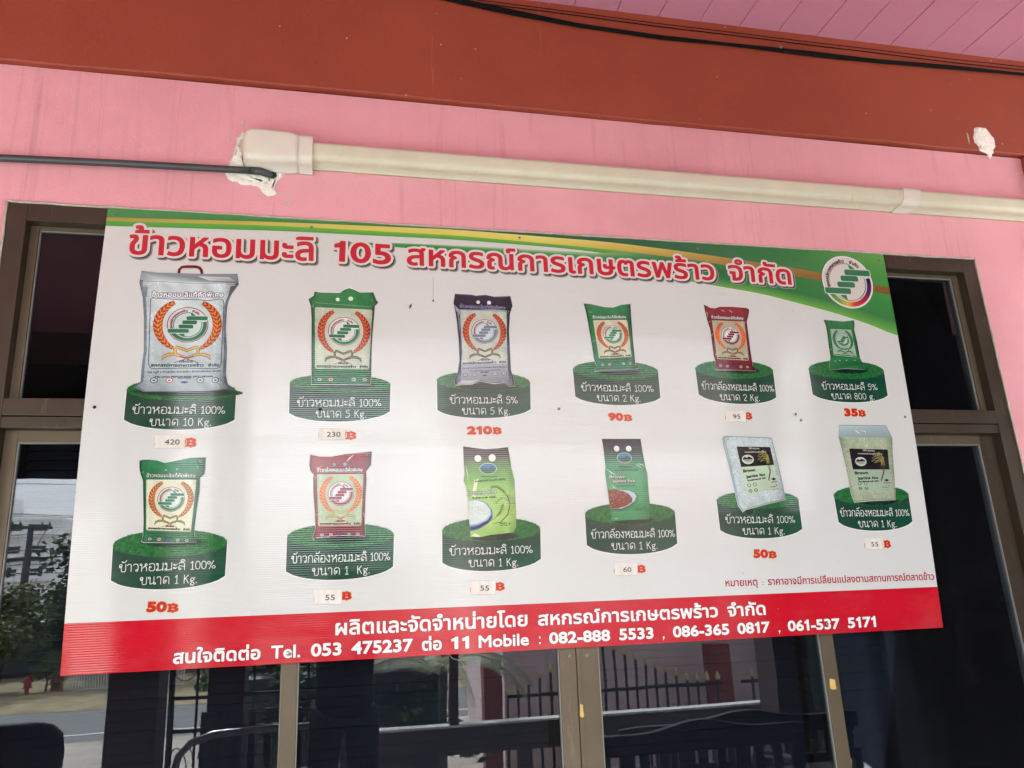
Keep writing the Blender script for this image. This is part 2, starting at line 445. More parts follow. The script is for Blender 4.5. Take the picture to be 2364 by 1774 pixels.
MB().box(-.6, 3.2, 2.6, 2.7, 0, 3.0).box(-.6, -.5, .17, 2.6, 0, 3).box(3.1, 3.2, .17, 2.6, 0, 3).box(-.6, 3.2, .17, 2.7, 3.0, 3.1).box(-.6, 3.2, .17, 2.7, -.1, 0).build('room_shell', MT['room'], bld)

rb_ = tag(empty('hanging_blocker', (-2.6, -3.66, 0)), 'added dark hanging blocker, unseen, darkening the reflection at the left end of the porch opening', 'shade')  # unseen hanging sheet added to darken the left pane's reflection
MB().tube([(-1.35, 0, 2.36), (2.05, 0, 2.36)], .05, 12).build('roll', MT['blocker'], rb_)
MB().box(-1.35, 2.05, .006, .014, 2.36, 3.12).build('sheet', MT['blocker'], rb_)
def rough_outline(pts, amp, sub, seed):
    r = random.Random(seed); out = []
    for i in range(len(pts)):
        a = Vector(pts[i]); b = Vector(pts[(i + 1) % len(pts)])
        for k in range(sub):
            p = a.lerp(b, k / sub)
            if k: p += Vector((r.uniform(-amp, amp), r.uniform(-amp, amp)))
            out.append(p)
    return out
def patch(name, pts, y, t, mat, amp=.003, seed=1, parent=None):
    o2 = rough_outline(pts, amp, 4, seed); n = len(o2)
    c = sum(o2, Vector((0, 0))) / n
    inn = [p + (c - p).normalized() * min(.006, (c - p).length * .3) for p in o2]
    bm = bmesh.new()
    a = [bm.verts.new((p.x, y, p.y)) for p in o2]; b = [bm.verts.new((p.x, y - t, p.y)) for p in inn]
    for i in range(n):
        bm.faces.new((a[i], a[(i + 1) % n], b[(i + 1) % n], b[i]))
    fb = bm.faces.new(b)
    bmesh.ops.triangulate(bm, faces=[fb])
    bmesh.ops.recalc_face_normals(bm, faces=bm.faces)
    me = bpy.data.meshes.new(name); bm.to_mesh(me); bm.free()
    return link(name, me, mat, parent)
P1 = [(0.334, 2.831), (0.319, 2.801), (0.31, 2.741), (0.298, 2.718), (0.294, 2.692), (0.304, 2.675), (0.345, 2.66), (0.383, 2.659), (0.416, 2.627), (0.435, 2.638), (0.43, 2.663), (0.454, 2.706), (0.454, 2.728), (0.412, 2.735), (0.39, 2.80)]
o = patch('plaster_patch', P1, .0075, .0045, MT['plaster'], .0035, 4, bld); o['label'] = 'ragged white plaster patch around the cream trunking elbow'
for sd, pts in enumerate(([(.322, 2.79), (.314, 2.75), (.306, 2.71), (.33, 2.685), (.36, 2.675), (.40, 2.672), (.415, 2.66), (.425, 2.69), (.40, 2.70), (.34, 2.70), (.335, 2.76)], [(.375, 2.664), (.395, 2.661), (.412, 2.636), (.430, 2.645), (.424, 2.668), (.40, 2.675)])):
    patch('plaster_crust', pts, .0025, .0022, MT['plaster'], .003, 40 + sd, bld)
patch('broken_hole', [(.412, 2.688), (.428, 2.682), (.438, 2.690), (.434, 2.702), (.418, 2.704)], -.0025, .0003, MT['hole'], .0015, 77, bld)
P2 = [(2.854, 3.074), (2.878, 3.080), (2.901, 3.078), (2.931, 3.039), (2.930, 3.004), (2.918, 2.992), (2.916, 2.979), (2.907, 2.972), (2.897, 2.952), (2.887, 2.970), (2.855, 2.985), (2.858, 2.998), (2.842, 3.015), (2.844, 3.04)]
o = patch('plaster_patch', P2, -.0142, .005, MT['plaster'], .002, 9, bld); o['label'] = 'oval white plaster patch on the beam edge near the right corner'
patch('plaster_crust', [(2.856, 3.07), (2.88, 3.074), (2.905, 3.062), (2.92, 3.035), (2.915, 3.005), (2.88, 3.0), (2.858, 3.015), (2.852, 3.04)], -.0188, .0015, MT['plaster'], .002, 51, bld)
for sd, (cx, cz, w, h) in enumerate(((.25, 2.715, .05, .004), (.205, 2.72, .03, .008), (.46, 2.645, .06, .004), (.40, 2.628, .05, .004), (.47, 2.612, .035, .007), (.50, 2.745, .03, .003), (.335, 2.86, .008, .03), (.30, 2.80, .006, .018), (2.955, 2.975, .05, .004), (2.99, 2.925, .035, .005), (3.03, 2.918, .03, .004), (2.82, 3.03, .006, .05), (2.92, 2.935, .004, .012))):
    y = -.0142 if cz > 2.985 else .0078
    pts = [(cx + w * .5 * cos(a) * random.uniform(.6, 1.2), cz + h * .5 * sin(a) * random.uniform(.6, 1.3)) for a in [2 * pi * i / 9 for i in range(9)]]
    patch('plaster_smear', pts, y, .0012, MT['caulk'], .0006, sd, bld)

# window frame (one big brown aluminium window with four sliding panes below two fixed ones)
def wp(v):                                     # the frame is a little out of square on its right side
    x, y, z = v
    s = .045 * max(0, min(1.2, (x - 1.3) / 1.4))
    return (x + s * (2.562 - z), y, z)
fr = MB()
fr.box(-.247, -.198, .006, .10, .60, 2.5625, .0012)
fr.box(2.711, 2.7625, .006, .10, .60, 2.5625, .0012)
fr.box(-.1978, 2.7108, .0065, .10, 2.514, 2.562, .0012)
fr.box(-.1978, 2.7108, .0065, .10, 1.984, 2.028, .0012)
fr.box(-.1978, 2.7108, .0085, .10, 1.953, 1.9815, .0012)
fr.box(-.1978, 2.7108, .0065, .10, .60, .66, .0012)
fr.box(1.235, 1.295, .0065, .10, 2.0285, 2.5135, .001)
win = fr.build('window_frame', MT['alu'], bld, wp)
win['label'] = 'brown aluminium window frame behind the sign'
def bar(name, x0, x1, y0, y1, z0, z1, mat=None, b=.001):
    return MB().box(x0, x1, y0, y1, z0, z1, b).build(name, mat or MT['alu2'], win, wp)
for x0, x1 in ((-.1975, 1.2345), (1.2955, 2.7105)):
    bar('bead', x0, x0 + .021, .038, .060, 2.0285, 2.5135)
    bar('bead', x1 - .021, x1, .038, .060, 2.0285, 2.5135)
    bar('bead', x0 + .0213, x1 - .0213, .038, .060, 2.504, 2.5135)
    bar('bead', x0 + .0213, x1 - .0213, .038, .060, 2.0285, 2.036)
    MB().box(x0 + .0215, x0 + .0245, .044, .056, 2.0365, 2.5035).box(x1 - .0245, x1 - .0215, .044, .056, 2.0365, 2.5035).box(x0 + .0247, x1 - .0247, .044, .056, 2.5003, 2.5035).build('seal', MT['seal'], win, wp)
    MB().box(x0 + .022, x1 - .022, .050, .055, 2.0365, 2.5035).build('pane', MT['glass_up'], win, wp)
SASH = [(-.1970, .5360, .040, .030, .038), (.4990, 1.2620, .018, .038, .046), (1.2740, 2.0130, .018, .050, .040), (1.9730, 2.7105, .040, .038, .052)]
for i, (x0, x1, y0, wl_, wr_) in enumerate(SASH):
    yb = y0 + .020
    bar('stile', x0, x0 + wl_, y0, yb, .662, 1.9525)
    bar('stile', x1 - wr_, x1, y0, yb, .662, 1.9525, MT['alu'] if i == 3 else None)
    bar('top_rail', x0 + wl_ + .0003, x1 - wr_ - .0003, y0, yb, 1.922, 1.9525)
    bar('bottom_rail', x0 + wl_ + .0003, x1 - wr_ - .0003, y0, yb, .662, .72)
    g0, g1 = x0 + wl_ + .0005, x1 - wr_ - .0005
    MB().box(g0, g0 + .003, y0 + .003, yb - .003, .7205, 1.9215).box(g1 - .003, g1, y0 + .003, yb - .003, .7205, 1.9215).box(g0 + .0032, g1 - .0032, y0 + .003, yb - .003, 1.9185, 1.9215).build('seal', MT['seal'], win, wp)
    MB().box(g0, g1, y0 + .009, y0 + .014, .7205, 1.9215).build('pane', MT['glass'], win, wp)
bar('meeting_strip', 1.2625, 1.2735, .012, .036, .662, 1.9525, MT['alu2'])
def screw_mesh(r, h):
    m = MB(); n = 12
    m.add([(r * cos(2 * pi * k / n), 0, r * sin(2 * pi * k / n)) for k in range(n)] + [(r * .75 * cos(2 * pi * k / n), -h, r * .75 * sin(2 * pi * k / n)) for k in range(n)],
          [(k, (k + 1) % n, n + (k + 1) % n, n + k) for k in range(n)] + [tuple(range(n, 2 * n))])
    return m.mesh('screw')
sm = screw_mesh(.0055, .002); sm.materials.append(MT['screw'])
for (x, z) in ((1.243, 1.338), (1.292, 1.338)):
    link('screw', sm, None, win, wp((x, .0178, z)))
def tape(x0, x1, y, z0, z1):
    pts = [(x0, z0 + .004), (x0 + .002, z1), (x1 - .001, z1 - .003), (x1, z0 + .002), ((x0 + x1) / 2, z0)]
    o = patch('tape_piece', [wp((a, 0, b))[::2] for a, b in pts], y, .0006, MT['tape'], .0006, int(z0 * 1000), win)
    return o
tape(1.2632, 1.2745, .0117, 1.183, 1.217)
tape(1.982, 2.001, .0177, 1.206, 1.236)
MB().tube([(2.727, .010, 1.428), (2.727, -.012, 1.428)], [.009, .008], 12).build('knob', MT['alu2'], win)
# caulk round the frame
ck = MB(); r_ = random.Random(8)
def caulk_line(p0, p1, n):
    pts = []
    for i in range(n + 1):
        t = i / n
        pts.append((p0[0] + (p1[0] - p0[0]) * t + r_.uniform(-.0012, .0012), .0045, p0[1] + (p1[1] - p0[1]) * t + r_.uniform(-.0012, .0012)))
    ck.tube(pts, [r_.uniform(.0022, .0042) for _ in pts], 6)
caulk_line((-.2485, .6), (-.2485, 2.565), 60); caulk_line((-.2485, 2.565), (2.764, 2.565), 90)
caulk_line((2.766, 2.565), (wp((2.766, 0, 1.2))[0], 1.2), 50)
ck.build('caulk', MT['caulk'], win)

# venetian blinds hanging behind the four lower panes
slm = MB().add([(0, 0, 0), (.68, 0, 0), (.68, .013, .0222), (0, .013, .0222), (0, .0006, -.0007), (.68, .0006, -.0007), (.68, .0136, .0215), (0, .0136, .0215)],
               [(0, 1, 2, 3), (4, 7, 6, 5), (0, 4, 5, 1), (3, 2, 6, 7), (0, 3, 7, 4), (1, 5, 6, 2)]).mesh('slat')
slm.materials.append(MT['slat'])
BL = ['blind behind the leftmost lower pane, beside the reflected road', 'blind behind the second lower pane, under the contact band', 'blind behind the third lower pane, under the phone numbers', 'blind behind the darkest lower pane on the far right']
for i, x in enumerate((-.17, .525, 1.30, 2.0)):
    b = tag(empty('window_blind', (x, .12, 1.97)), 'dark horizontal slat ' + BL[i], 'blind', 'slatted blinds inside the window')
    MB().box(0, .68, -.005, .02, -.002, .018, .001).build('head_rail', MT['slat'], b)
    for k in range(48):
        o = link('slat', slm, None, b); o.location = (0, random.uniform(0, .001), -.030 - .0252 * k + random.uniform(-.0008, .0008))

# ------------------------------------------------------------------ glyph outlines
BZ = 4
def font_contours(s, spacing=1.0):
    cu = bpy.data.curves.new('glyph', 'FONT'); cu.body = s; cu.size = 1.0; cu.space_character = spacing
    o = bpy.data.objects.new('glyph', cu); COL.objects.link(o)
    bpy.context.view_layer.update()
    dg = bpy.context.evaluated_depsgraph_get()
    oe = o.evaluated_get(dg)
    c2 = oe.to_curve(dg, apply_modifiers=False)
    out = []
    for sp in c2.splines:
        pts = []
        if sp.type == 'BEZIER':
            bp = sp.bezier_points; n = len(bp)
            for i in range(n):
                a, b = bp[i], bp[(i + 1) % n]
                p0, p1, p2, p3 = a.co, a.handle_right, b.handle_left, b.co
                straight = (p1 - p0).cross(p3 - p0).length < 1e-5 and (p2 - p3).cross(p3 - p0).length < 1e-5
                st = 1 if straight else BZ
                for k in range(st):
                    t = k / st; u = 1 - t
                    q = p0 * u ** 3 + p1 * 3 * u * u * t + p2 * 3 * u * t * t + p3 * t ** 3
                    pts.append((q.x, q.y))
        else:
            pts = [(p.co.x, p.co.y) for p in sp.points]
        if len(pts) > 2: out.append(pts)
    oe.to_curve_clear()
    bpy.data.objects.remove(o); bpy.data.curves.remove(cu)
    return out
def area(c):
    return .5 * sum(c[i][0] * c[(i + 1) % len(c)][1] - c[(i + 1) % len(c)][0] * c[i][1] for i in range(len(c)))
def bbox(cs):
    xs = [p[0] for c in cs for p in c]; ys = [p[1] for c in cs for p in c]
    return min(xs), min(ys), max(xs), max(ys)
def sdf_field(paths, closed, pad, step):
    """signed distance (negative inside) of a group of contours or strokes on a grid"""
    x0, y0, x1, y1 = bbox(paths); x0 -= pad; y0 -= pad; x1 += pad; y1 += pad
    nx, ny = int((x1 - x0) / step) + 2, int((y1 - y0) / step) + 2
    gx = x0 + step * np.arange(nx); gy = y0 + step * np.arange(ny)
    PX, PY = np.meshgrid(gx, gy); px = PX.ravel()[:, None]; py = PY.ravel()[:, None]
    A, Bp = [], []
    for c in paths:
        m = len(c) if closed else len(c) - 1
        for i in range(m): A.append(c[i]); Bp.append(c[(i + 1) % len(c)])
    A = np.array(A); Bp = np.array(Bp); dx = Bp[:, 0] - A[:, 0]; dy = Bp[:, 1] - A[:, 1]; l2 = np.maximum(dx * dx + dy * dy, 1e-12)
    D_ = np.empty(len(px)); ins = np.zeros(len(px), bool)
    for s0 in range(0, len(px), 4000):
        X = px[s0:s0 + 4000]; Y = py[s0:s0 + 4000]
        ax = X - A[:, 0]; ay = Y - A[:, 1]
        t = np.clip((ax * dx + ay * dy) / l2, 0, 1)
        D_[s0:s0 + 4000] = np.sqrt(((ax - t * dx) ** 2 + (ay - t * dy) ** 2).min(1))
        if closed:
            cr_ = dx * ay - ax * dy
            up = (A[:, 1] <= Y) & (Bp[:, 1] > Y) & (cr_ > 0); dnn = (A[:, 1] > Y) & (Bp[:, 1] <= Y) & (cr_ < 0)
            ins[s0:s0 + 4000] = (up.sum(1) - dnn.sum(1)) != 0
    D_ = np.where(ins, -D_, D_).reshape(ny, nx)
    return gx, gy, D_
def iso_fill(gx, gy, Fd, r):
    """triangles of the region where the field is below r"""
    I = Fd < r; V = []; T = []
    cnt = I[:-1, :-1].astype(int) + I[1:, :-1] + I[:-1, 1:] + I[1:, 1:]
    def quad(a, b, c, d):
        n = len(V); V.extend((a, b, c, d)); T.append((n, n + 1, n + 2)); T.append((n, n + 2, n + 3))
    for j in range(cnt.shape[0]):
        row = cnt[j] == 4
        if row.any():
            e = np.flatnonzero(np.diff(np.concatenate(([0], row.astype(np.int8), [0]))))
            for a, b in zip(e[::2], e[1::2]): quad((gx[a], gy[j]), (gx[b], gy[j]), (gx[b], gy[j + 1]), (gx[a], gy[j + 1]))
    for j, i in zip(*np.nonzero((cnt > 0) & (cnt < 4))):
        cs = ((i, j), (i + 1, j), (i + 1, j + 1), (i, j + 1)); P = []
        for k in range(4):
            a, b = cs[k], cs[(k + 1) % 4]; fa, fb = Fd[a[1], a[0]] - r, Fd[b[1], b[0]] - r
            if fa < 0: P.append((gx[a[0]], gy[a[1]]))
            if (fa < 0) != (fb < 0):
                t = fa / (fa - fb); P.append((gx[a[0]] + (gx[b[0]] - gx[a[0]]) * t, gy[a[1]] + (gy[b[1]] - gy[a[1]]) * t))
        if len(P) >= 3:
            n = len(V); V.extend(P)
            for k in range(1, len(P) - 1): T.append((n, n + k, n + k + 1))
    return V, T
def ccw(c): return c if area(c) > 0 else c[::-1]
def clusters(cs, pad):
    items = [[bbox([c]), [c]] for c in cs]
    ch = True
    while ch:
        ch = False; out = []
        for it in items:
            for o in out:
                a, b = it[0], o[0]
                if a[0] - pad <= b[2] + pad and b[0] - pad <= a[2] + pad and a[1] - pad <= b[3] + pad and b[1] - pad <= a[3] + pad:
                    o[0] = (min(a[0], b[0]), min(a[1], b[1]), max(a[2], b[2]), max(a[3], b[3])); o[1] += it[1]; ch = True; break
            else: out.append(it)
        items = out
    return [i[1] for i in items]
FCACHE = {}
ADV = {}
def char_contours(ch):
    if ch in ADV: return ADV[ch]
    if ch == '1':
        r = ([[(.20, 0), (.30, 0), (.30, .70), (.22, .70), (.18, .63), (.08, .58), (.08, .49), (.20, .51)]], .42)
    elif ch == ' ': r = ([], .27)
    else:
        c = font_contours(ch)
        c2 = font_contours(ch + 'I'); c3 = font_contours('I')
        r = (c, bbox(c2[-1:])[0] - bbox(c3)[0])
    ADV[ch] = r; return r
def layout(s, spacing=0.0):
    if all(ord(c) < 128 for c in s):
        x = 0; out = []
        for ch in s:
            cs, adv = char_contours(ch)
            out += [[(p[0] + x, p[1]) for p in c] for c in cs]
            x += adv + spacing
        return out
    return font_contours(s)
# hand-drawn looped Thai letters and matching digits (caption face)
def circ(x, y, r, n=8): return [(x + r * cos(2 * pi * k / n), y + r * sin(2 * pi * k / n)) for k in range(n + 1)]
LG = {
 'ข': (.92, [circ(.20, .66, .10), [(.10, .72), (.10, .90), (.20, 1.0), (.34, .97), (.38, .84), (.32, .66), (.32, .12), (.40, 0), (.70, 0), (.80, .12), (.80, 1.0)]]),
 'า': (.66, [[(.06, .82), (.12, .96), (.26, 1.0), (.42, .97), (.50, .82), (.50, 0)]]),
 'ว': (.74, [circ(.46, .12, .11), [(.57, .1), (.60, .4), (.60, .75), (.52, .95), (.32, 1.0), (.14, .95), (.08, .84)]]),
 'ห': (.98, [circ(.16, .88, .11), [(.27, .88), (.27, 0)], [(.27, .30), (.50, .56), (.70, .72)], circ(.74, .88, .11), [(.64, .80), (.60, .66), (.78, .52), (.82, .38), (.82, 0)]]),
 'อ': (.86, [circ(.24, .52, .10), [(.14, .52), (.12, .22), (.18, .03), (.34, 0), (.56, 0), (.70, .05), (.74, .22), (.74, .76), (.66, .94), (.44, 1.0), (.22, .96), (.12, .84)]]),
 'ม': (.98, [circ(.16, .88, .11), [(.27, .88), (.27, .14)], circ(.18, .12, .11), [(.27, .04), (.60, .06), (.82, .22)], [(.82, 0), (.82, 1.0)]]),
 'ะ': (.56, [circ(.14, .74, .08), [(.10, .66), (.30, .64), (.46, .80)], circ(.14, .30, .08), [(.10, .22), (.30, .20), (.46, .36)]]),
 'ล': (.92, [circ(.24, .13, .12), [(.12, .15), (.10, .42), (.20, .58), (.36, .58), (.52, .44), (.76, .50)], [(.76, 0), (.76, .76), (.68, .94), (.44, 1.0), (.22, .96), (.12, .84)]]),
 'ก': (.88, [[(.14, 0), (.14, .46), (.26, .62), (.10, .74), (.20, .94), (.42, 1.0), (.62, .96), (.74, .80), (.74, 0)]]),
 'ง': (.74, [circ(.42, .88, .11), [(.53, .88), (.55, .1), (.48, 0), (.38, .06), (.06, .52)]]),
 'น': (.98, [circ(.16, .88, .11), [(.27, .88), (.27, 0), (.50, .10), (.66, .20)], circ(.80, .11, .11), [(.70, .20), (.70, 1.0)]]),
 'ด': (.90, [circ(.38, .42, .10), [(.46, .34), (.22, 0), (.12, .30), (.14, .70), (.24, .94), (.46, 1.0), (.66, .94), (.76, .78), (.76, 0)]]),
 '้': (0, [circ(-.50, 1.30, .06, 6), [(-.44, 1.26), (-.30, 1.24), (-.14, 1.34), (-.06, 1.52)]]),
 'ิ': (0, [[(-.60, 1.16), (-.58, 1.32), (-.42, 1.42), (-.20, 1.36), (-.12, 1.16), (-.60, 1.16)]]),
 '0': (.70, [[(.34, 1.1), (.16, 1.0), (.08, .75), (.08, .35), (.16, .1), (.34, 0), (.52, .1), (.60, .35), (.60, .75), (.52, 1.0), (.34, 1.1)]]),
 '1': (.56, [[(.10, .86), (.30, 1.1), (.30, 0)], [(.12, 0), (.46, 0)]]),
 '2': (.70, [[(.08, .82), (.16, 1.03), (.34, 1.1), (.52, 1.0), (.58, .8), (.50, .55), (.08, 0), (.60, 0)]]),
 '5': (.70, [[(.56, 1.1), (.16, 1.1), (.12, .62), (.34, .70), (.54, .60), (.60, .36), (.52, .1), (.32, 0), (.08, .08)]]),
 '8': (.70, [[(.34, .58), (.14, .68), (.10, .88), (.20, 1.05), (.34, 1.1), (.50, 1.05), (.58, .88), (.52, .68), (.34, .58), (.12, .46), (.07, .25), (.15, .06), (.34, 0), (.53, .06), (.61, .25), (.55, .46), (.34, .58)]]),
 '%': (1.0, [circ(.22, .84, .19), circ(.78, .24, .19), [(.74, 1.1), (.26, 0)]]),
 'K': (.74, [[(.12, 0), (.12, 1.1)], [(.58, 1.1), (.14, .52)], [(.28, .66), (.62, 0)]]),
 'g': (.66, [circ(.30, .50, .20), [(.50, .68), (.60, .74)], [(.16, .34), (.12, .18), (.40, .12), (.54, -.04), (.48, -.24), (.26, -.30), (.10, -.22), (.12, -.06), (.26, .06)]]),
 '.': (.30, [circ(.12, .04, .035, 5)]),
 ' ': (.46, []),
}
def smooth(path, closed=False):
    if len(path) < 4: return path
    out = [path[0]]
    for i in range(len(path) - 1):
        a, b = path[i], path[i + 1]
        out += [(a[0] * .75 + b[0] * .25, a[1] * .75 + b[1] * .25), (a[0] * .25 + b[0] * .75, a[1] * .25 + b[1] * .75)]
    return out + [path[-1]]
def loop_layout(s):
    x = 0; paths = []
    for ch in s:
        adv, pp = LG[ch]
        for p in pp: paths.append([(q[0] + x, q[1]) for q in smooth(p)])
        x += adv
    return paths

class Art:
    """flat print collected as vertex-coloured triangles in sign millimetres"""
    def __init__(s, shade=None): s.v = []; s.c = []; s.f = []; s.o = []; s.k = 0; s.shade = shade
    def tri(s, V, F, col, layer):
        n = len(s.v); s.k += 1
        off = layer * .00008 + (s.k % 24) * .0000025
        for i, p in enumerate(V):
            s.v.append((p[0], p[1])); s.o.append(off)
            s.c.append(col(p[0], p[1]) if callable(col) else col)
        s.f += [tuple(int(i) + n for i in f) for f in F]
    def poly(s, pts, col, layer):
        pts = [Vector((p[0], p[1], 0)) for p in pts]
        t = geometry.tessellate_polygon([pts])
        s.tri(pts, t, col, layer)
    def strip(s, A, Bq, colA, colB, layer):
        n = min(len(A), len(Bq))
        m = len(s.v); s.k += 1; off = layer * .00008 + (s.k % 24) * .0000025
        for P, c in ((A, colA), (Bq, colB)):
            for i in range(n):
                s.v.append(P[i]); s.o.append(off); s.c.append(c(i / (n - 1)) if callable(c) else c)
        for i in range(n - 1):
            s.f.append((m + i, m + i + 1, m + n + i + 1)); s.f.append((m + i, m + n + i + 1, m + n + i))
    def line(s, pts, w, col, layer, closed=False):
        """w: width or list of widths"""
        n = len(pts); A, B2 = [], []
        for i in range(n):
            a = pts[(i - 1) % n] if (closed or i) else pts[0]; b = pts[(i + 1) % n] if (closed or i < n - 1) else pts[-1]
            d = Vector((b[0] - a[0], b[1] - a[1])); d = d.normalized() if d.length > 1e-9 else Vector((1, 0))
            ww = (w[i] if isinstance(w, list) else w) / 2
            A.append((pts[i][0] - d.y * ww, pts[i][1] + d.x * ww)); B2.append((pts[i][0] + d.y * ww, pts[i][1] - d.x * ww))
        if closed: A.append(A[0]); B2.append(B2[0])
        s.strip(A, B2, col, col, layer)
    def disc(s, x, y, r, col, layer, n=28, ry=None):
        s.poly([(x + r * cos(2 * pi * k / n), y + (ry or r) * sin(2 * pi * k / n)) for k in range(n)], col, layer)
    def text(s, string, p0, p1, h, cols, layer, face='B', r=0.0, warp=None, ref=None, fitw=True):
        """cols: list of (colour, extra radius mm, dx, dy, layer step). r: stroke thickening in mm"""
        key = (string, face)
        if key not in FCACHE: FCACHE[key] = layout(string) if face == 'B' else loop_layout(string)
        cs = FCACHE[key]
        x0, y0, x1, y1 = bbox(cs)
        if face == 'B':
            if ref is None: ref = 'ก' if any(ord(c) > 0xE00 and c != '฿' for c in string) else '0'
            if ('ref', ref) not in FCACHE: b = bbox(layout(ref)); FCACHE[('ref', ref)] = b[3]
            sy = (h - 2 * r) / FCACHE[('ref', ref)]
        else: sy = h
        if warp is None:
            Lx = math.hypot(p1[0] - p0[0], p1[1] - p0[1]); ux, uy = (p1[0] - p0[0]) / Lx, (p1[1] - p0[1]) / Lx
            sx = (Lx - 2 * r) / (x1 - x0) if fitw else sy
            f = lambda p: ((p[0] - x0) * sx + r, p[1] * sy + r)
            g = lambda q: (p0[0] + q[0] * ux - q[1] * uy, p0[1] + q[0] * uy + q[1] * ux)
        else:
            sx = warp[0] / (x1 - x0); f = lambda p: ((p[0] - x0) * sx, p[1] * sy); g = warp[1]
        pc = [[f(p) for p in c] for c in cs]
        rm = max(c[1] for c in cols) + r
        if face == 'B': groups = clusters(pc, rm)
        else: groups = clusters(pc, rm)
        step = .05 * h if h < 1 else (max(.42, h * .013) if h > 12 else max(.30, h * .07))
        for grp in groups:
            gx, gy, Fd = sdf_field(grp, face == 'B', rm + 2 * step, step)
            for (col, er, dx, dy, ls) in cols:
                V, F = iso_fill(gx, gy, Fd, r + er)
                if len(F): s.tri([(lambda q: (q[0] + dx, q[1] + dy))(g(v)) for v in V], F, col, layer + ls)
    def fine(s, pts, col, layer, step=3.2):
        """polygon cut into a fine mesh so that printed shading can vary inside it"""
        x0, z0, x1, z1 = bbox([pts])
        bm = bmesh.new(); bm.faces.new([bm.verts.new((p[0], 0, p[1])) for p in pts])
        for ax, a, b in ((0, x0, x1), (2, z0, z1)):
            n = max(2, int((b - a) / step))
            for k in range(1, n):
                co = [0, 0, 0]; no = [0, 0, 0]; co[ax] = a + (b - a) * k / n; no[ax] = 1
                bmesh.ops.bisect_plane(bm, geom=bm.verts[:] + bm.edges[:] + bm.faces[:], plane_co=co, plane_no=no)
        bmesh.ops.triangulate(bm, faces=bm.faces[:]); bm.verts.index_update()
        s.tri([(v.co.x, v.co.z) for v in bm.verts], [tuple(v.index for v in f.verts) for f in bm.faces], col, layer)
        bm.free()
    def build(s, name, mat, parent, label=None):
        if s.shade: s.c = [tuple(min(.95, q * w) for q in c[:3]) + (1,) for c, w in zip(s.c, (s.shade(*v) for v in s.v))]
        me = bpy.data.meshes.new(name)
        me.from_pydata([(x / 1000, 0, z / 1000) for x, z in s.v], [], s.f)
        at = me.color_attributes.new('Col', 'FLOAT_COLOR', 'POINT')
        at.data.foreach_set('color', [q for c in s.c for q in c])
        oa = me.attributes.new('off', 'FLOAT', 'POINT'); oa.data.foreach_set('value', s.o)
        bm = bmesh.new(); bm.from_mesh(me)
        zs = [v.co.z for v in bm.verts]
        k0, k1 = int(math.floor(min(zs) / .025)) + 1, int(math.ceil(max(zs) / .025)) - 1
        for k in range(k0, k1 + 1):
            bmesh.ops.bisect_plane(bm, geom=bm.verts[:] + bm.edges[:] + bm.faces[:], plane_co=(0, 0, k * .025), plane_no=(0, 0, 1), dist=1e-7)
        ol = bm.verts.layers.float['off']
        for v in bm.verts:
            v.co.y = -bulge(v.co.x, v.co.z) - .00025 - v[ol]
        for f in bm.faces:
            f.normal_update()
            if f.normal.y > 0: f.normal_flip()
        bm.to_mesh(me); bm.free()
        o = link(name, me, mat, parent)
        if label: o['label'] = label
        return o
def bulge(x, z):
    z = min(max(z, 0), 1.2)
    return (0.026 - 0.006 * x) * sin(pi * z / 1.2)

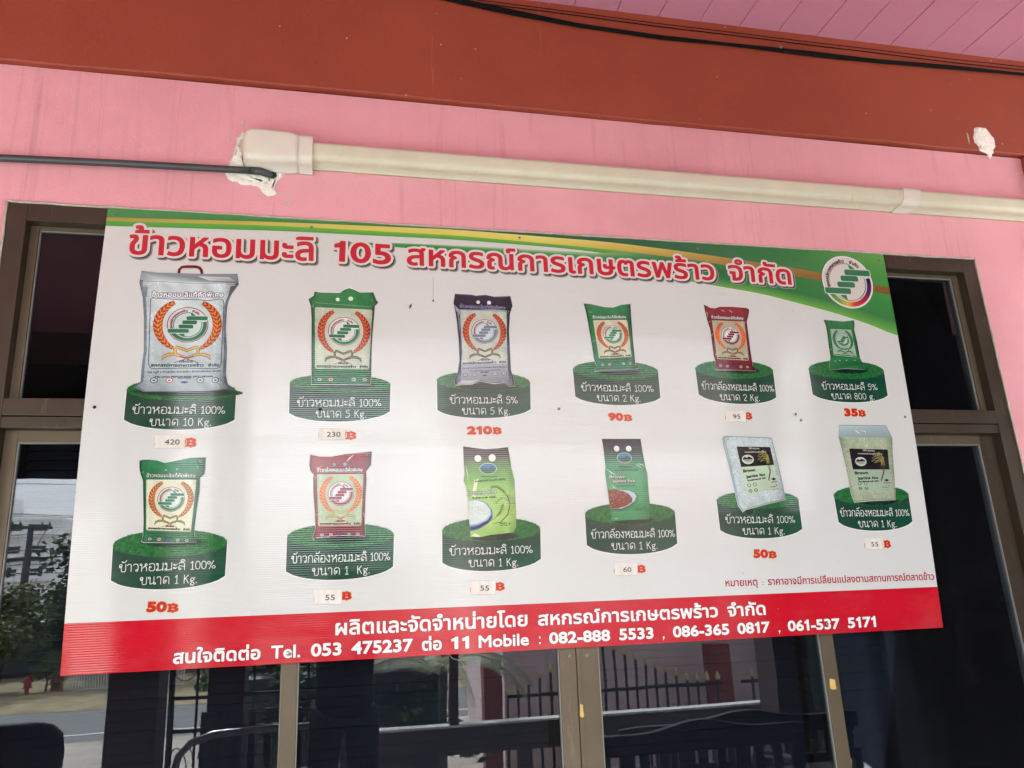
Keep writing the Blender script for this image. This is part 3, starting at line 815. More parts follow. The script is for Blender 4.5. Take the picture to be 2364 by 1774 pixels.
# traced layout of the board, millimetres from its lower left corner
D={'bag': {1: [(101.9,1016.6),(155.2,1013.3),(224.7,1014.7),(345.5,1021.1),(350.9,990.5),(334.1,960.8),(326.7,936.9),(324.7,920.1),(325.3,860.6),(331.4,796.0),(332.7,732.4),(338.4,707.5),(349.2,692.1),(329.3,690.1),(281.5,684.6),(208.9,682.7),(134.7,681.4),(110.6,693.1),(125.9,706.2),(125.6,743.1),(125.7,764.9),(127.2,789.9),(119.2,885.3),(111.5,940.4),(99.2,982.9)],2: [(551.1,978.5),(569.5,976.2),(620.6,977.0),(631.9,987.1),(646.1,993.2),(660.6,988.5),(675.1,981.2),(712.7,983.0),(721.6,959.5),(726.9,952.4),(717.4,941.9),(714.9,897.8),(711.5,860.5),(709.9,811.5),(709.2,739.4),(706.7,712.6),(552.1,709.6),(548.7,806.7),(546.5,897.5),(543.2,934.4),(536.4,954.3),(550.1,965.9)],3: [(946.1,989.6),(996.1,989.8),(1007.8,987.2),(1034.3,991.3),(1060.6,986.5),(1109.7,989.7),(1114.4,959.2),(1105.9,934.0),(1100.8,881.5),(1101.3,821.0),(1101.9,761.5),(1108.5,744.0),(1111.8,716.2),(1094.5,715.9),(1080.4,725.8),(1051.6,722.3),(1011.9,728.8),(989.0,719.6),(960.8,717.6),(939.8,712.9),(939.2,731.6),(948.8,749.1),(954.4,787.2),(953.6,846.3),(949.2,906.3),(945.6,936.6),(940.9,961.0)],4: [(1333.7,977.0),(1358.5,975.4),(1400.0,967.8),(1426.5,967.6),(1454.0,978.2),(1482.3,981.3),(1481.1,945.5),(1480.0,878.6),(1480.8,826.0),(1481.4,787.0),(1490.0,779.4),(1481.7,775.4),(1437.0,771.7),(1398.0,770.8),(1372.1,768.9),(1353.8,764.6),(1355.9,776.1),(1360.1,781.3),(1352.9,806.8),(1351.0,835.2),(1346.4,879.3),(1342.6,918.7),(1338.6,953.1)],5: [(1724.0,989.9),(1742.6,980.9),(1759.2,978.9),(1779.8,985.3),(1816.9,986.9),(1868.1,984.8),(1876.6,979.6),(1874.3,966.9),(1863.3,938.6),(1863.2,905.4),(1863.1,850.7),(1864.1,815.5),(1864.2,794.0),(1872.8,784.9),(1870.7,779.5),(1802.2,780.5),(1746.6,779.1),(1737.2,781.6),(1741.5,806.9),(1737.8,822.8),(1736.7,860.3),(1736.5,906.4),(1730.3,936.2),(1725.7,969.1)],6: [(2135.4,955.9),(2205.4,952.7),(2245.3,958.1),(2245.4,942.4),(2240.5,926.5),(2244.1,887.6),(2245.0,833.5),(2244.4,818.2),(2253.5,810.8),(2254.5,792.5),(2199.0,794.2),(2178.4,793.7),(2130.5,788.0),(2133.5,811.5),(2139.4,830.6),(2139.5,868.8),(2140.5,907.4),(2140.1,934.5)],7: [(139.4,503.3),(146.4,505.8),(160.6,506.6),(179.8,504.5),(199.3,498.0),(223.0,503.1),(258.9,510.9),(295.5,511.6),(295.8,483.5),(294.3,468.0),(284.9,460.3),(285.6,426.9),(281.2,376.1),(278.6,335.9),(279.9,313.4),(285.3,300.8),(235.5,300.8),(165.1,302.5),(157.9,305.1),(160.7,316.1),(159.4,353.1),(151.3,453.5),(144.1,471.3),(140.8,484.1)],8: [(554.2,519.2),(578.2,514.1),(608.0,513.6),(642.8,520.5),(712.9,527.0),(711.2,490.8),(698.8,474.1),(700.3,452.3),(698.3,414.2),(696.7,344.0),(698.5,306.7),(634.5,309.4),(573.9,304.6),(568.0,299.9),(566.6,307.2),(572.0,329.1),(569.9,366.0),(564.9,415.7),(562.9,460.9),(564.8,465.9),(555.9,476.0),(552.3,491.2)],9: [(960.1,541.8),(997.6,536.6),(1024.6,533.9),(1060.1,536.7),(1086.2,540.2),(1091.8,500.3),(1095.1,473.5),(1101.3,452.1),(1102.6,407.1),(1103.8,354.7),(1102.3,320.9),(1094.4,306.9),(1032.8,301.8),(1001.0,296.1),(976.1,298.0),(974.2,343.9),(970.8,382.6),(966.2,429.4),(959.9,447.8),(962.9,466.2),(960.7,500.5)],10: [(1361.9,564.4),(1479.4,564.9),(1482.2,530.6),(1488.3,484.3),(1492.3,466.4),(1492.7,415.7),(1493.8,383.1),(1490.4,335.8),(1429.7,334.4),(1378.2,331.6),(1374.2,374.7),(1369.2,424.4),(1365.2,467.1),(1367.6,484.8),(1365.1,530.5)],11: [(1737.2,568.0),(1747.2,575.8),(1805.0,574.4),(1884.8,572.3),(1899.3,569.9),(1904.6,536.7),(1913.2,475.7),(1920.0,422.6),(1922.1,384.4),(1861.3,373.3),(1807.8,361.1),(1791.8,357.8),(1780.8,351.0),(1767.2,369.9),(1757.8,428.8),(1749.1,495.5),(1738.6,543.7)],12: [(2134.8,611.6),(2300.3,611.7),(2315.9,571.9),(2309.0,523.1),(2303.3,445.2),(2294.1,380.1),(2218.0,378.5),(2152.6,374.3),(2144.0,403.3),(2140.7,459.0),(2135.1,517.9),(2127.6,573.6)]},'quad': {1: [(131.4,939.7),(315.9,944.8),(318.8,749.5),(142.0,745.1)],2: [(554.4,931.7),(710.9,930.6),(703.4,755.6),(559.6,753.6)],3: [(960.0,938.8),(1095.8,939.8),(1092.5,780.5),(959.2,772.7)],4: [(1359.2,924.1),(1467.1,929.4),(1471.7,812.7),(1369.0,805.2)],5: [(1744.6,939.0),(1854.8,938.8),(1853.7,811.2),(1747.8,813.7)],6: [(2154.2,925.3),(2229.0,925.3),(2234.4,832.1),(2151.9,836.7)],7: [(158.9,456.5),(276.7,455.2),(270.8,326.1),(167.3,331.9)],8: [(572.6,467.1),(692.1,467.7),(688.2,333.0),(579.2,333.8)],9: [(960.1,541.8),(1086.2,540.2),(1101.8,302.9),(976.1,298.0)],10: [(1361.9,564.4),(1479.4,564.9),(1490.4,335.8),(1378.2,331.6)],11: [(1780.4,543.3),(1890.5,542.1),(1906.2,418.0),(1799.1,402.4)],12: [(2157.8,538.1),(2293.1,534.9),(2285.9,410.7),(2164.9,408.6)]},'pod': {1: [(95.0,684.3),(360.8,689.2),(94.7,608.0),(360.6,610.5),(227.4,573.4),(220.2,720.6)],2: [(495.3,711.3),(761.7,713.7),(496.3,629.9),(760.6,637.3),(628.3,598.6),(625.4,741.9)],3: [(889.8,724.8),(1157.3,728.8),(890.3,642.6),(1155.4,648.8),(1023.0,612.5),(1024.2,759.6)],4: [(1286.7,769.4),(1551.9,768.0),(1289.4,688.0),(1551.8,688.4),(1428.1,655.2),(1415.9,802.1)],5: [(1672.8,781.3),(1932.1,778.2),(1675.2,700.7),(1931.7,695.8),(1810.3,664.0),(1803.5,813.9)],6: [(2056.0,788.8),(2325.5,787.7),(2057.7,707.4),(2324.8,708.1),(2191.4,674.5),(2191.6,823.6)],7: [(93.6,295.7),(358.1,297.9),(94.8,213.7),(356.6,216.0),(219.2,178.6),(219.3,334.6)],8: [(502.5,306.2),(773.3,307.6),(502.4,222.3),(771.3,226.1),(629.6,187.1),(633.8,342.7)],9: [(900.0,316.1),(1170.3,311.8),(900.2,232.0),(1169.0,234.4),(1036.0,196.7),(1033.9,350.6)],10: [(1299.6,353.7),(1568.9,349.4),(1301.0,267.8),(1569.2,266.1),(1436.3,229.3),(1438.3,385.0)],11: [(1700.9,387.1),(1965.6,380.2),(1704.2,300.4),(1967.6,298.5),(1836.3,264.1),(1834.4,414.4)],12: [(2085.0,398.9),(2344.4,389.6),(2090.4,315.7),(2344.9,313.5),(2214.2,277.4),(2214.1,427.9)]},'hole': {2: [(615.3,956.9,8.8),(650.9,961.0,10.5)],3: [(1013.0,966.6,8.7),(1045.2,966.5,9.3)],7: [(202.9,480.0,5.1),(229.2,481.9,5.7)],8: [(616.4,492.8,6.7),(644.0,493.5,7.2)],9: [(1000.3,508.4,10.2),(1040.3,510.0,10.7)],10: [(1403.9,536.2,9.8),(1440.6,536.3,9.8)]},'cap': {1: [[(113.6,623.0),(336.6,625.5)],[(156.0,592.2),(303.8,593.4)],18.0],2: [[(516.3,647.2),(737.5,650.7)],[(565.5,617.9),(696.6,619.3)],18.2],3: [[(925.0,661.3),(1118.5,664.1)],[(959.2,630.8),(1093.8,632.3)],17.6],4: [[(1308.0,704.5),(1531.7,705.4)],[(1354.1,674.6),(1487.8,674.8)],18.0],5: [[(1686.8,716.4),(1926.1,712.9)],[(1742.6,683.7),(1873.7,682.6)],18.3],6: [[(2092.9,723.5),(2290.3,724.4)],[(2121.5,692.6),(2273.2,693.5)],19.5],7: [[(111.7,232.3),(333.7,233.9)],[(160.8,200.7),(291.8,201.0)],17.6],8: [[(515.2,241.5),(763.7,242.3)],[(567.2,209.5),(711.5,210.4)],17.7],9: [[(918.9,250.2),(1146.6,250.4)],[(970.3,218.7),(1105.3,217.9)],18.3],10: [[(1314.2,285.0),(1563.0,284.0)],[(1371.9,252.8),(1507.8,252.2)],17.7],11: [[(1722.5,319.1),(1945.7,315.8)],[(1773.7,285.8),(1907.6,283.8)],18.1],12: [[(2098.3,332.1),(2336.6,329.3)],[(2155.2,299.1),(2285.8,297.5)],18.9]},'price': {1: [[(245.3,537.9),(270.9,537.9)],[(174.1,536.2),(243.5,536.4),(241.4,569.0),(171.8,568.6)],'420',25.2],2: [[(644.8,559.2),(671.8,559.3)],[(575.1,558.9),(642.6,559.2),(642.1,588.8),(574.4,588.3)],'230',23.1],3: [[(972.0,575.0),(1069.3,576.9)],None,'210',19.5],4: [[(1385.4,618.3),(1458.2,617.5)],None,'90',19.8],5: [[(1818.9,625.0),(1842.9,624.4)],[(1755.0,618.5),(1820.2,619.1),(1824.1,652.6),(1758.7,651.8)],'95',23.3],6: [[(2159.4,639.3),(2234.4,639.0)],None,'35',21.5],7: [[(179.0,136.7),(252.0,134.1)],None,'50',21.0],8: [[(642.0,146.1),(666.6,145.6)],[(574.3,140.4),(642.2,137.7),(641.5,172.3),(573.4,174.8)],'55',21.9],9: [[(1041.7,154.8),(1066.7,154.4)],[(974.8,149.0),(1041.6,146.6),(1042.3,181.4),(975.3,183.7)],'55',22.4],10: [[(1444.2,188.2),(1469.1,187.9)],[(1377.2,184.4),(1443.8,182.2),(1445.9,216.3),(1379.1,218.2)],'60',22.1],11: [[(1801.6,219.6),(1875.3,217.1)],None,'50',20.6],12: [[(2235.3,236.2),(2258.2,235.6)],[(2169.4,234.2),(2229.0,232.7),(2233.9,265.1),(2174.0,266.5)],'55',23.6]},'gold_top': [(1.7,1171.4),(451.9,1188.0),(955.8,1197.4),(1145.8,1192.8),(1418.8,1186.8),(1677.1,1168.7),(2062.3,1132.1),(2156.3,1118.5),(2342.4,1087.9),(2407.5,1077.1)],'gold_bot': [(2.8,1160.7),(452.4,1176.3),(955.3,1178.1),(1144.8,1171.7),(1416.8,1162.0),(1674.2,1143.5),(2057.9,1104.3),(2151.8,1091.9),(2337.5,1062.3),(2405.5,1049.1)],'lite_bot': [(3.1,1145.2),(453.1,1160.2),(955.0,1164.2),(1144.2,1159.9),(1290.9,1155.8),(1415.6,1146.6),(1542.4,1134.0)],'sw_top': [(623.9,1136.0),(773.9,1142.5),(770.3,1141.3),(988.8,1145.3),(1167.8,1147.0),(1352.6,1146.2),(1478.4,1137.0)],'sw_bot': [(623.9,1134.3),(773.9,1128.3),(872.5,1127.4),(1106.3,1118.8),(1349.2,1100.1),(1537.6,1084.0),(1691.8,1065.5),(1929.7,1035.6),(2097.2,999.5),(2169.0,983.5),(2289.1,950.7),(2406.4,905.4)],'title': [('ข้าวหอมมะลิ',[(63.1,1063.6),(546.6,1070.6)],60.9),('105',[(601.3,1073.3),(762.8,1070.8)],65.7),('สหกรณ์การเกษตรพร้าว',[(807.4,1073.0),(1773.1,1072.8)],54.8),('จำกัด',[(1821.1,1076.3),(2040.6,1071.0)],55.1)],'band2': [('ผลิตและจัดจำหน่ายโดย',[(627.7,61.2),(1127.0,61.0)],30.3),('สหกรณ์การเกษตรพร้าว',[(1155.5,61.0),(1677.0,60.7)],28.3),('จำกัด',[(1706.2,60.7),(1824.2,60.6)],28.4)],'band3': [('สนใจติดต่อ',[(246.3,13.2),(448.3,13.1)],25.4),('Tel.',[(472.9,13.1),(543.4,13.0)],31.0),('053',[(569.0,13.0),(643.6,13.0)],31.3),('475237',[(668.2,13.0),(822.9,12.9)],31.7),('ต่อ',[(846.2,12.9),(897.7,12.9)],24.6),('11',[(922.5,12.9),(969.1,12.8)],30.2),('Mobile',[(994.3,12.8),(1129.2,12.8)],30.5),(':',[(1154.0,12.8),(1164.7,12.8)],21.9),('082-888',[(1184.9,12.7),(1356.0,12.7)],29.9),('5533',[(1382.0,12.7),(1480.9,12.6)],30.4),(',',[(1505.0,12.6),(1515.2,12.6)],5.6),('086-365',[(1538.2,12.6),(1707.2,12.5)],29.8),('0817',[(1732.3,12.5),(1832.8,12.4)],30.2),(',',[(1857.3,12.4),(1866.8,12.4)],5.8),('061-537',[(1889.3,12.4),(2056.0,12.3)],29.6),('5171',[(2082.2,12.3),(2175.1,12.3)],30.0)],'note': [('หมายเหตุ',[(1706.8,142.8),(1806.7,142.2)],16.9),(':',[(1821.7,142.1),(1827.2,142.1)],13.3),('ราคาอาจมีการเปลี่ยนแปลงตามสถานการณ์ตลาดข้าว',[(1839.5,142.0),(2392.9,138.6)],16.6)],'red_top': [(-3.5,118.2),(2413.7,117.6)],'emblem': [(2246.6,1091.3),(2152.8,1098.0),(2340.2,1080.8),(2263.3,1184.9),(2230.4,1000.0),(2245.0,1183.0)],'screws': [(25.1,1185.5),(537.4,1176.4),(1146.1,1182.1),(1724.0,1180.6),(2380.2,1176.6),(24.7,639.3),(576.0,640.7),(1989.3,643.6),(2004.4,624.8),(2373.3,639.5),(518.1,22.5),(2015.0,27.3),(1238.2,650.3),(290.3,1035.2)],'marks': [(814.3,945.3),(883.4,1040.1),(882.4,965.6)]}
OUTL_PX={1: [(215,100),(400,118),(640,125),(1050,125),(1062,215),(1000,300),(970,370),(960,420),(950,600),(958,800),(950,1000),(965,1080),(1000,1130),(930,1135),(760,1150),(500,1152),(230,1152),(145,1112),(205,1070),(215,950),(222,880),(235,800),(235,500),(225,330),(195,200)],3: [(308,128),(480,135),(520,145),(610,136),(700,155),(865,152),(885,250),(860,330),(850,500),(860,700),(870,900),(895,960),(910,1055),(850,1055),(800,1020),(700,1030),(560,1005),(480,1035),(380,1040),(305,1055),(302,990),(335,930),(352,800),(345,600),(325,400),(310,300),(292,220)],5: [(230,125),(300,160),(360,170),(430,150),(560,150),(740,165),(772,185),(770,230),(745,330),(760,450),(785,650),(805,780),(815,860),(850,895),(845,915),(600,905),(400,905),(365,895),(370,800),(350,740),(330,600),(310,430),(275,320),(245,200)],6: [(230,675),(400,690),(493,680),(500,720),(495,760),(520,860),(545,1000),(550,1040),(575,1060),(585,1108),(450,1100),(400,1100),(285,1112),(283,1050),(290,1000),(275,900),(262,800),(250,730)],8: [(343,90),(440,110),(560,112),(700,85),(978,60),(970,200),(920,265),(925,350),(915,500),(905,780),(910,930),(650,925),(400,950),(375,970),(370,940),(395,850),(390,700),(375,500),(372,320),(380,300),(345,260),(332,200)],9: [(310,95),(450,115),(550,125),(680,115),(775,102),(800,250),(815,350),(840,430),(850,600),(860,800),(858,930),(830,985),(600,1010),(480,1035),(385,1030),(375,850),(360,700),(340,520),(315,450),(325,380),(315,250)],10: [(290,68),(725,68),(745,200),(780,380),(800,450),(815,650),(828,780),(828,970),(600,980),(405,995),(380,820),(350,620),(325,450),(330,380),(310,200)],11: [(145,120),(180,88),(400,95),(700,105),(755,115),(790,250),(850,500),(900,720),(925,880),(700,930),(500,985),(440,1000),(400,1030),(340,950),(280,700),(220,420),(160,220)],12: [(190,60),(750,65),(825,215),(830,400),(855,700),(860,955),(600,965),(375,985),(330,870),(290,650),(240,420),(185,205)]}


# ------------------------------------------------------------------ the sign
sign = tag(empty('shop_sign', (0, 0, 1.36)), 'large white corrugated plastic price board of twelve rice packs with red bottom band', 'sign')
pm = MB(); NR, NC = 48, 8
for sgn, off in ((0, 0), (1, .0038)):
    for j in range(NR + 1):
        for i in range(NC + 1):
            x, z = 2.4 * i / NC, 1.2 * j / NR
            pm.v.append((x, -bulge(x, z) + off, z))
q = (NR + 1) * (NC + 1); w_ = NC + 1
for j in range(NR):
    for i in range(NC):
        a = j * w_ + i
        pm.f += [(a, a + 1, a + w_ + 1, a + w_), (q + a, q + a + w_, q + a + w_ + 1, q + a + 1)]; pm.sm += [False, False]
for j in range(NR):
    a = j * w_; b = a + NC
    pm.f += [(a, a + w_, q + a + w_, q + a), (b, q + b, q + b + w_, b + w_)]; pm.sm += [False, False]
for i in range(NC):
    a = i; b = NR * w_ + i
    pm.f += [(a, q + a, q + a + 1, a + 1), (b, b + 1, q + b + 1, q + b)]; pm.sm += [False, False]
pm.build('panel', MT['panel'], sign)

K = .82
def C(r, g, b): return rgb(r, g, b, K)
WHITE = C(226, 221, 214); RED = C(200, 30, 48); DKRED = C(150, 22, 40); GREEN = C(45, 128, 78)

def lerp(a, b, t): return tuple(x + (y - x) * t for x, y in zip(a, b))
def resample(P, n):
    P = sorted(P); xs = [p[0] for p in P]; zs = [p[1] for p in P]
    return lambda x: float(np.interp(x, xs, zs))
# header swoosh
sw = Art()
gt, gb, lb = resample(D['gold_top'], 0), resample(D['gold_bot'], 0), resample(D['lite_bot'], 0)
st_, sb_ = resample(D['sw_top'], 0), resample(D['sw_bot'], 0)
def smoothf(f, x, w=60): return sum(f(x + d) for d in (-w, -w / 2, 0, w / 2, w)) / 5
def cl(x, z): return (x, max(0, min(1200, z)))
XS = [2400 * i / 120 for i in range(121)]
ZT = 1200
def colramp(stops):
    def f(t):
        for (a, ca), (b, cb) in zip(stops, stops[1:]):
            if t <= b: return lerp(ca, cb, max(0, (t - a) / (b - a)))
        return stops[-1][1]
    return f
g_top = colramp([(0, C(60, 150, 75)), (.25, C(70, 160, 70)), (.42, C(45, 110, 70)), (.6, C(35, 100, 68)), (.85, C(50, 125, 65)), (1, C(100, 172, 78))])
g_top2 = colramp([(0, C(70, 145, 80)), (.45, C(50, 95, 65)), (.7, C(38, 105, 70)), (1, C(75, 150, 75))])
A_ = [cl(x, ZT) for x in XS]; B_ = [cl(x, smoothf(gt, x)) for x in XS]
sw.strip(A_, B_, g_top, g_top2, 2)
gc = colramp([(0, C(165, 150, 60)), (.25, C(215, 205, 105)), (.5, C(235, 225, 130)), (.66, C(215, 190, 95)), (.8, C(165, 125, 60)), (1, C(138, 100, 55))])
gc2 = colramp([(0, C(180, 165, 75)), (.3, C(225, 215, 90)), (.5, C(225, 215, 90)), (.66, C(190, 160, 75)), (.8, C(150, 110, 55)), (1, C(128, 90, 50))])
G0 = B_; G1 = [cl(x, smoothf(gb, x)) for x in XS]
sw.strip(G0, G1, gc, gc2, 3)
XL = [1560 * i / 60 for i in range(61)]
lc = colramp([(0, C(85, 175, 70)), (.5, C(120, 190, 75)), (1, C(110, 175, 80))])
sw.strip([cl(x, smoothf(gb, x)) for x in XL], [cl(x, smoothf(lb, x)) for x in XL], lc, colramp([(0, C(75, 165, 60)), (1, C(80, 160, 60))]), 4)
# lower swoosh: from a thin tail to a wide field on the right
XR = [640 + 1760 * i / 90 for i in range(91)]
def up_(x): return smoothf(st_, x, 30) if x < 1420 else min(smoothf(gb, x), 2000)
S0 = [cl(x, up_(x) if x < 1380 else (smoothf(st_, 1380, 30) * (1 - min(1, (x - 1380) / 160)) + smoothf(gb, x) * min(1, (x - 1380) / 160))) for x in XR]
S3 = [cl(x, min(smoothf(sb_, x, 40), S0[i][1] - .5)) for i, x in enumerate(XR)]
S1 = [(a[0], a[1] * .72 + b[1] * .28) for a, b in zip(S0, S3)]
S2 = [(a[0], a[1] * .38 + b[1] * .62) for a, b in zip(S0, S3)]
c0 = colramp([(0, C(85, 165, 80)), (.3, C(200, 225, 190)), (.42, C(150, 190, 130)), (.55, C(60, 130, 75)), (.8, C(45, 125, 65)), (1, C(75, 155, 75))])
c1 = colramp([(0, C(60, 150, 70)), (.35, C(75, 160, 85)), (.6, C(30, 105, 62)), (1, C(60, 145, 70))])
c2 = colramp([(0, C(50, 140, 65)), (.4, C(40, 120, 70)), (.7, C(40, 120, 65)), (1, C(45, 130, 65))])
c3 = colramp([(0, C(60, 150, 70)), (.4, C(75, 155, 80)), (.7, C(110, 180, 75)), (1, C(105, 180, 72))])
sw.strip(S0, S1, c0, c1, 5); sw.strip(S1, S2, c1, c2, 5); sw.strip(S2, S3, c2, c3, 5)
ghost = [(x, z - 1.2) for x, z in S3]
sw.line(ghost[40:], 2.2, C(235, 240, 225), 6)
sw.build('swoosh', MT['print'], sign, 'green header swoosh with a gold stripe across the top')
# red band
rb = Art()
zt_ = 117.9
xs = [2400 * i / 24 for i in range(25)]
rb.strip([(x, zt_) for x in xs], [(x, 60) for x in xs], C(203, 22, 44), C(205, 24, 44), 2)
rb.strip([(x, 60) for x in xs], [(x, 0) for x in xs], C(205, 24, 44), C(198, 20, 42), 2)
rb.build('bottom_band', MT['print'], sign, 'plain red band along the bottom of the board')

# title
tt = Art()
SH = [(C(150, 143, 138), 8.5, 5.5, -5.5, 0), (C(96, 90, 88), 6.2, 5.0, -5.0, 2), (C(60, 52, 54), 4.2, 4.5, -4.5, 4), (WHITE, 6.6, 0, 0, 6), (RED, 0, 0, 0, 8)]
for (s, (p0, p1), h) in D['title']:
    tt.text(s, p0, p1, h, SH, 9, 'B', r=2.3 if s != '105' else 2.6)
tt.build('title_lettering', MT['print'], sign, 'red title lettering with white outline and soft shadow')
# bottom lettering
bt = Art()
OUTL = [(C(130, 16, 30), 1.1, 0, 0, 0), (C(248, 246, 244), 0, 0, 0, 1)]
for (s, (p0, p1), h) in D['band2']:
    bt.text(s, p0, p1, h, OUTL, 5, 'B', r=1.3)
for (s, (p0, p1), h) in D['band3']:
    if s in ':,':
        cx = (p0[0] + p1[0]) / 2
        for dz in ((4, 18) if s == ':' else (2,)): bt.disc(cx, p0[1] + dz, 2.6, C(248, 246, 244), 7, 12)
        if s == ',': bt.poly([(cx + 2.6, p0[1] + 2), (cx - .6, p0[1] - 5), (cx - 2.2, p0[1] - 5), (cx - .4, p0[1] + 2)], C(248, 246, 244), 8)
        continue
    thai = ord(s[0]) > 0xE00
    bt.text(s, p0, p1, h, OUTL, 5, 'B', r=1.3 if thai else (1.5 if s[0].isdigit() else 1.05), ref=None if thai or s[0].isdigit() else 'M')
bt.build('contact_lettering', MT['print'], sign, 'two white lines of maker name and phone numbers on the red band')
nt_ = Art()
for (s, (p0, p1), h) in D['note']:
    if s == ':':
        for dz in (2, 9): nt_.disc(p0[0] + 2, p0[1] + dz, 1.5, C(175, 35, 60), 3, 8)
    else: nt_.text(s, p0, p1, h, [(C(180, 30, 60), 0, 0, 0, 0)], 3, 'B', r=.55)
nt_.build('note_lettering', MT['print'], sign, 'small red note about changing prices above the band')

def ring_arc(art, cx, cz, r0, r1, a0, a1, col, layer, f, n=28):
    A, B2 = [], []
    for k in range(n + 1):
        a = radians(a0 + (a1 - a0) * k / n)
        A.append(f(cx + r0 * cos(a), cz + r0 * sin(a))); B2.append(f(cx + r1 * cos(a), cz + r1 * sin(a)))
    art.strip(A, B2, col, col, layer)
def rbar(x0, x1, z0, z1, r, cut=(0, 0)):
    """bar with rounded corners"""
    out = []
    for (cx, cz, a0) in ((x1 - r, z1 - r, 0), (x0 + r, z1 - r, 90), (x0 + r, z0 + r, 180), (x1 - r, z0 + r, 270)):
        for k in range(4):
            a = radians(a0 + 30 * k); out.append((cx + r * cos(a), cz + r * sin(a)))
    return out
def emblem(art, f, layer, colr, ringc, disc=WHITE, txt=True, rainbow=False, mm=1.0, txtc=None):
    """round co-operative emblem; f maps unit-disc coordinates to millimetres"""
    P = lambda pts: [f(*p) for p in pts]
    n = 40
    art.poly(P([(cos(2 * pi * k / n), sin(2 * pi * k / n)) for k in range(n)]), ringc, layer)
    art.poly(P([(.955 * cos(2 * pi * k / n), .955 * sin(2 * pi * k / n)) for k in range(n)]), disc, layer + 1)
    if rainbow:
        rc = colramp([(0, C(30, 25, 90)), (.22, C(70, 25, 100)), (.40, C(190, 25, 60)), (.58, C(215, 60, 45)), (.68, C(225, 190, 60)), (.80, C(110, 175, 70)), (1, C(40, 140, 80))])
        ring_arc(art, 0, 0, .76, .93, 12, -152, rc, layer + 2, f, 44)
        rc2 = colramp([(0, C(60, 40, 110)), (.3, C(190, 40, 60)), (.7, C(220, 150, 60)), (1, C(225, 205, 110))])
        ring_arc(art, 0, 0, .69, .715, 78, 195, rc2, layer + 2, f, 26)
        ring_arc(art, 0, 0, .69, .715, 14, -60, C(30, 25, 90), layer + 2, f, 16)
        ring_arc(art, 0, 0, .69, .715, -60, -130, C(190, 60, 60), layer + 2, f, 16)
    else:
        ring_arc(art, 0, 0, .74, .93, 12, -152, colr, layer + 2, f, 34)
        ring_arc(art, 0, 0, .66, .70, 70, 200, colr, layer + 2, f, 20)
        ring_arc(art, 0, 0, .66, .70, 14, -130, colr, layer + 2, f, 20)
    # steps
    for (x0, x1, z1, z0) in ((-.07, .95, .48, .26), (-.26, .44, .24, .03), (-.43, .27, .00, -.21), (-.95, .07, -.24, -.46)):
        art.poly(P(rbar(x0 - .03, x1 + .03, z0 - .03, z1 + .03, .09)), disc, layer + 3)
        art.poly(P(rbar(x0, x1, z0, z1, .07)), colr, layer + 4)
    art.poly(P([(.11, .70), (.16, .50), (.36, .50), (.33, .56)]), colr, layer + 4)
    art.poly(P([(-.11, -.70), (-.14, -.50), (-.38, -.50), (-.33, -.57)]), colr, layer + 4)
    if txt:
        tcol = txtc or colr
        for s, a0, a1 in (('สหกรณ์การเกษตรพร้าว', 196, 92), ('จำกัด', 76, 48)):
            span = radians(a0 - a1) * .78
            def g(q, a0=a0):
                a = radians(a0) - q[0] / .78; r = .74 + q[1]
                return f(r * cos(a), r * sin(a))
            art.text(s, None, None, .115, [(tcol, 0, 0, 0, 0)], layer + 4, 'B', r=.010, warp=(span, g))
# header emblem
em = Art(); Rm = 93.0
cx, cz = 2246.5, 1092.0
f_ = lambda x, z: (cx + Rm * x, cz + Rm * z)
emblem(em, f_, 9, C(45, 125, 85), C(240, 240, 236), C(222, 218, 212), True, True, txtc=C(70, 55, 50))
em.build('emblem', MT['print'], sign, 'round white emblem with green steps at the right of the header')

def inside(p, poly):
    c = False; n = len(poly); j = n - 1
    for i in range(n):
        if (poly[i][1] > p[1]) != (poly[j][1] > p[1]) and p[0] < (poly[j][0] - poly[i][0]) * (p[1] - poly[i][1]) / (poly[j][1] - poly[i][1]) + poly[i][0]: c = not c
        j = i
    return c
def quadmap(q):
    tl, tr, br, bl = [Vector(p) for p in q]
    def f(u, v):                              # v up
        a = bl.lerp(br, u); b = tl.lerp(tr, u)
        r = a.lerp(b, v); return (r.x, r.y)
    return f
def grains(art, poly, n, cols, layer, L=(2.2, 4.2), w=1.1, seed=1, horiz=None):
    r = random.Random(seed)
    x0, z0, x1, z1 = bbox([poly]); k = 0; t = 0
    while k < n and t < n * 5:
        t += 1
        x, z = r.uniform(x0, x1), r.uniform(z0, z1)
        if not inside((x, z), poly): continue
        k += 1
        a = r.uniform(0, pi); l = r.uniform(*L) / 2; ww = w * r.uniform(.6, 1.1) / 2
        dx, dz = cos(a) * l, sin(a) * l; ex, ez = -sin(a) * ww, cos(a) * ww
        art.poly([(x - dx, z - dz), (x + ex, z + ez), (x + dx, z + dz), (x - ex, z - ez)], r.choice(cols), layer)
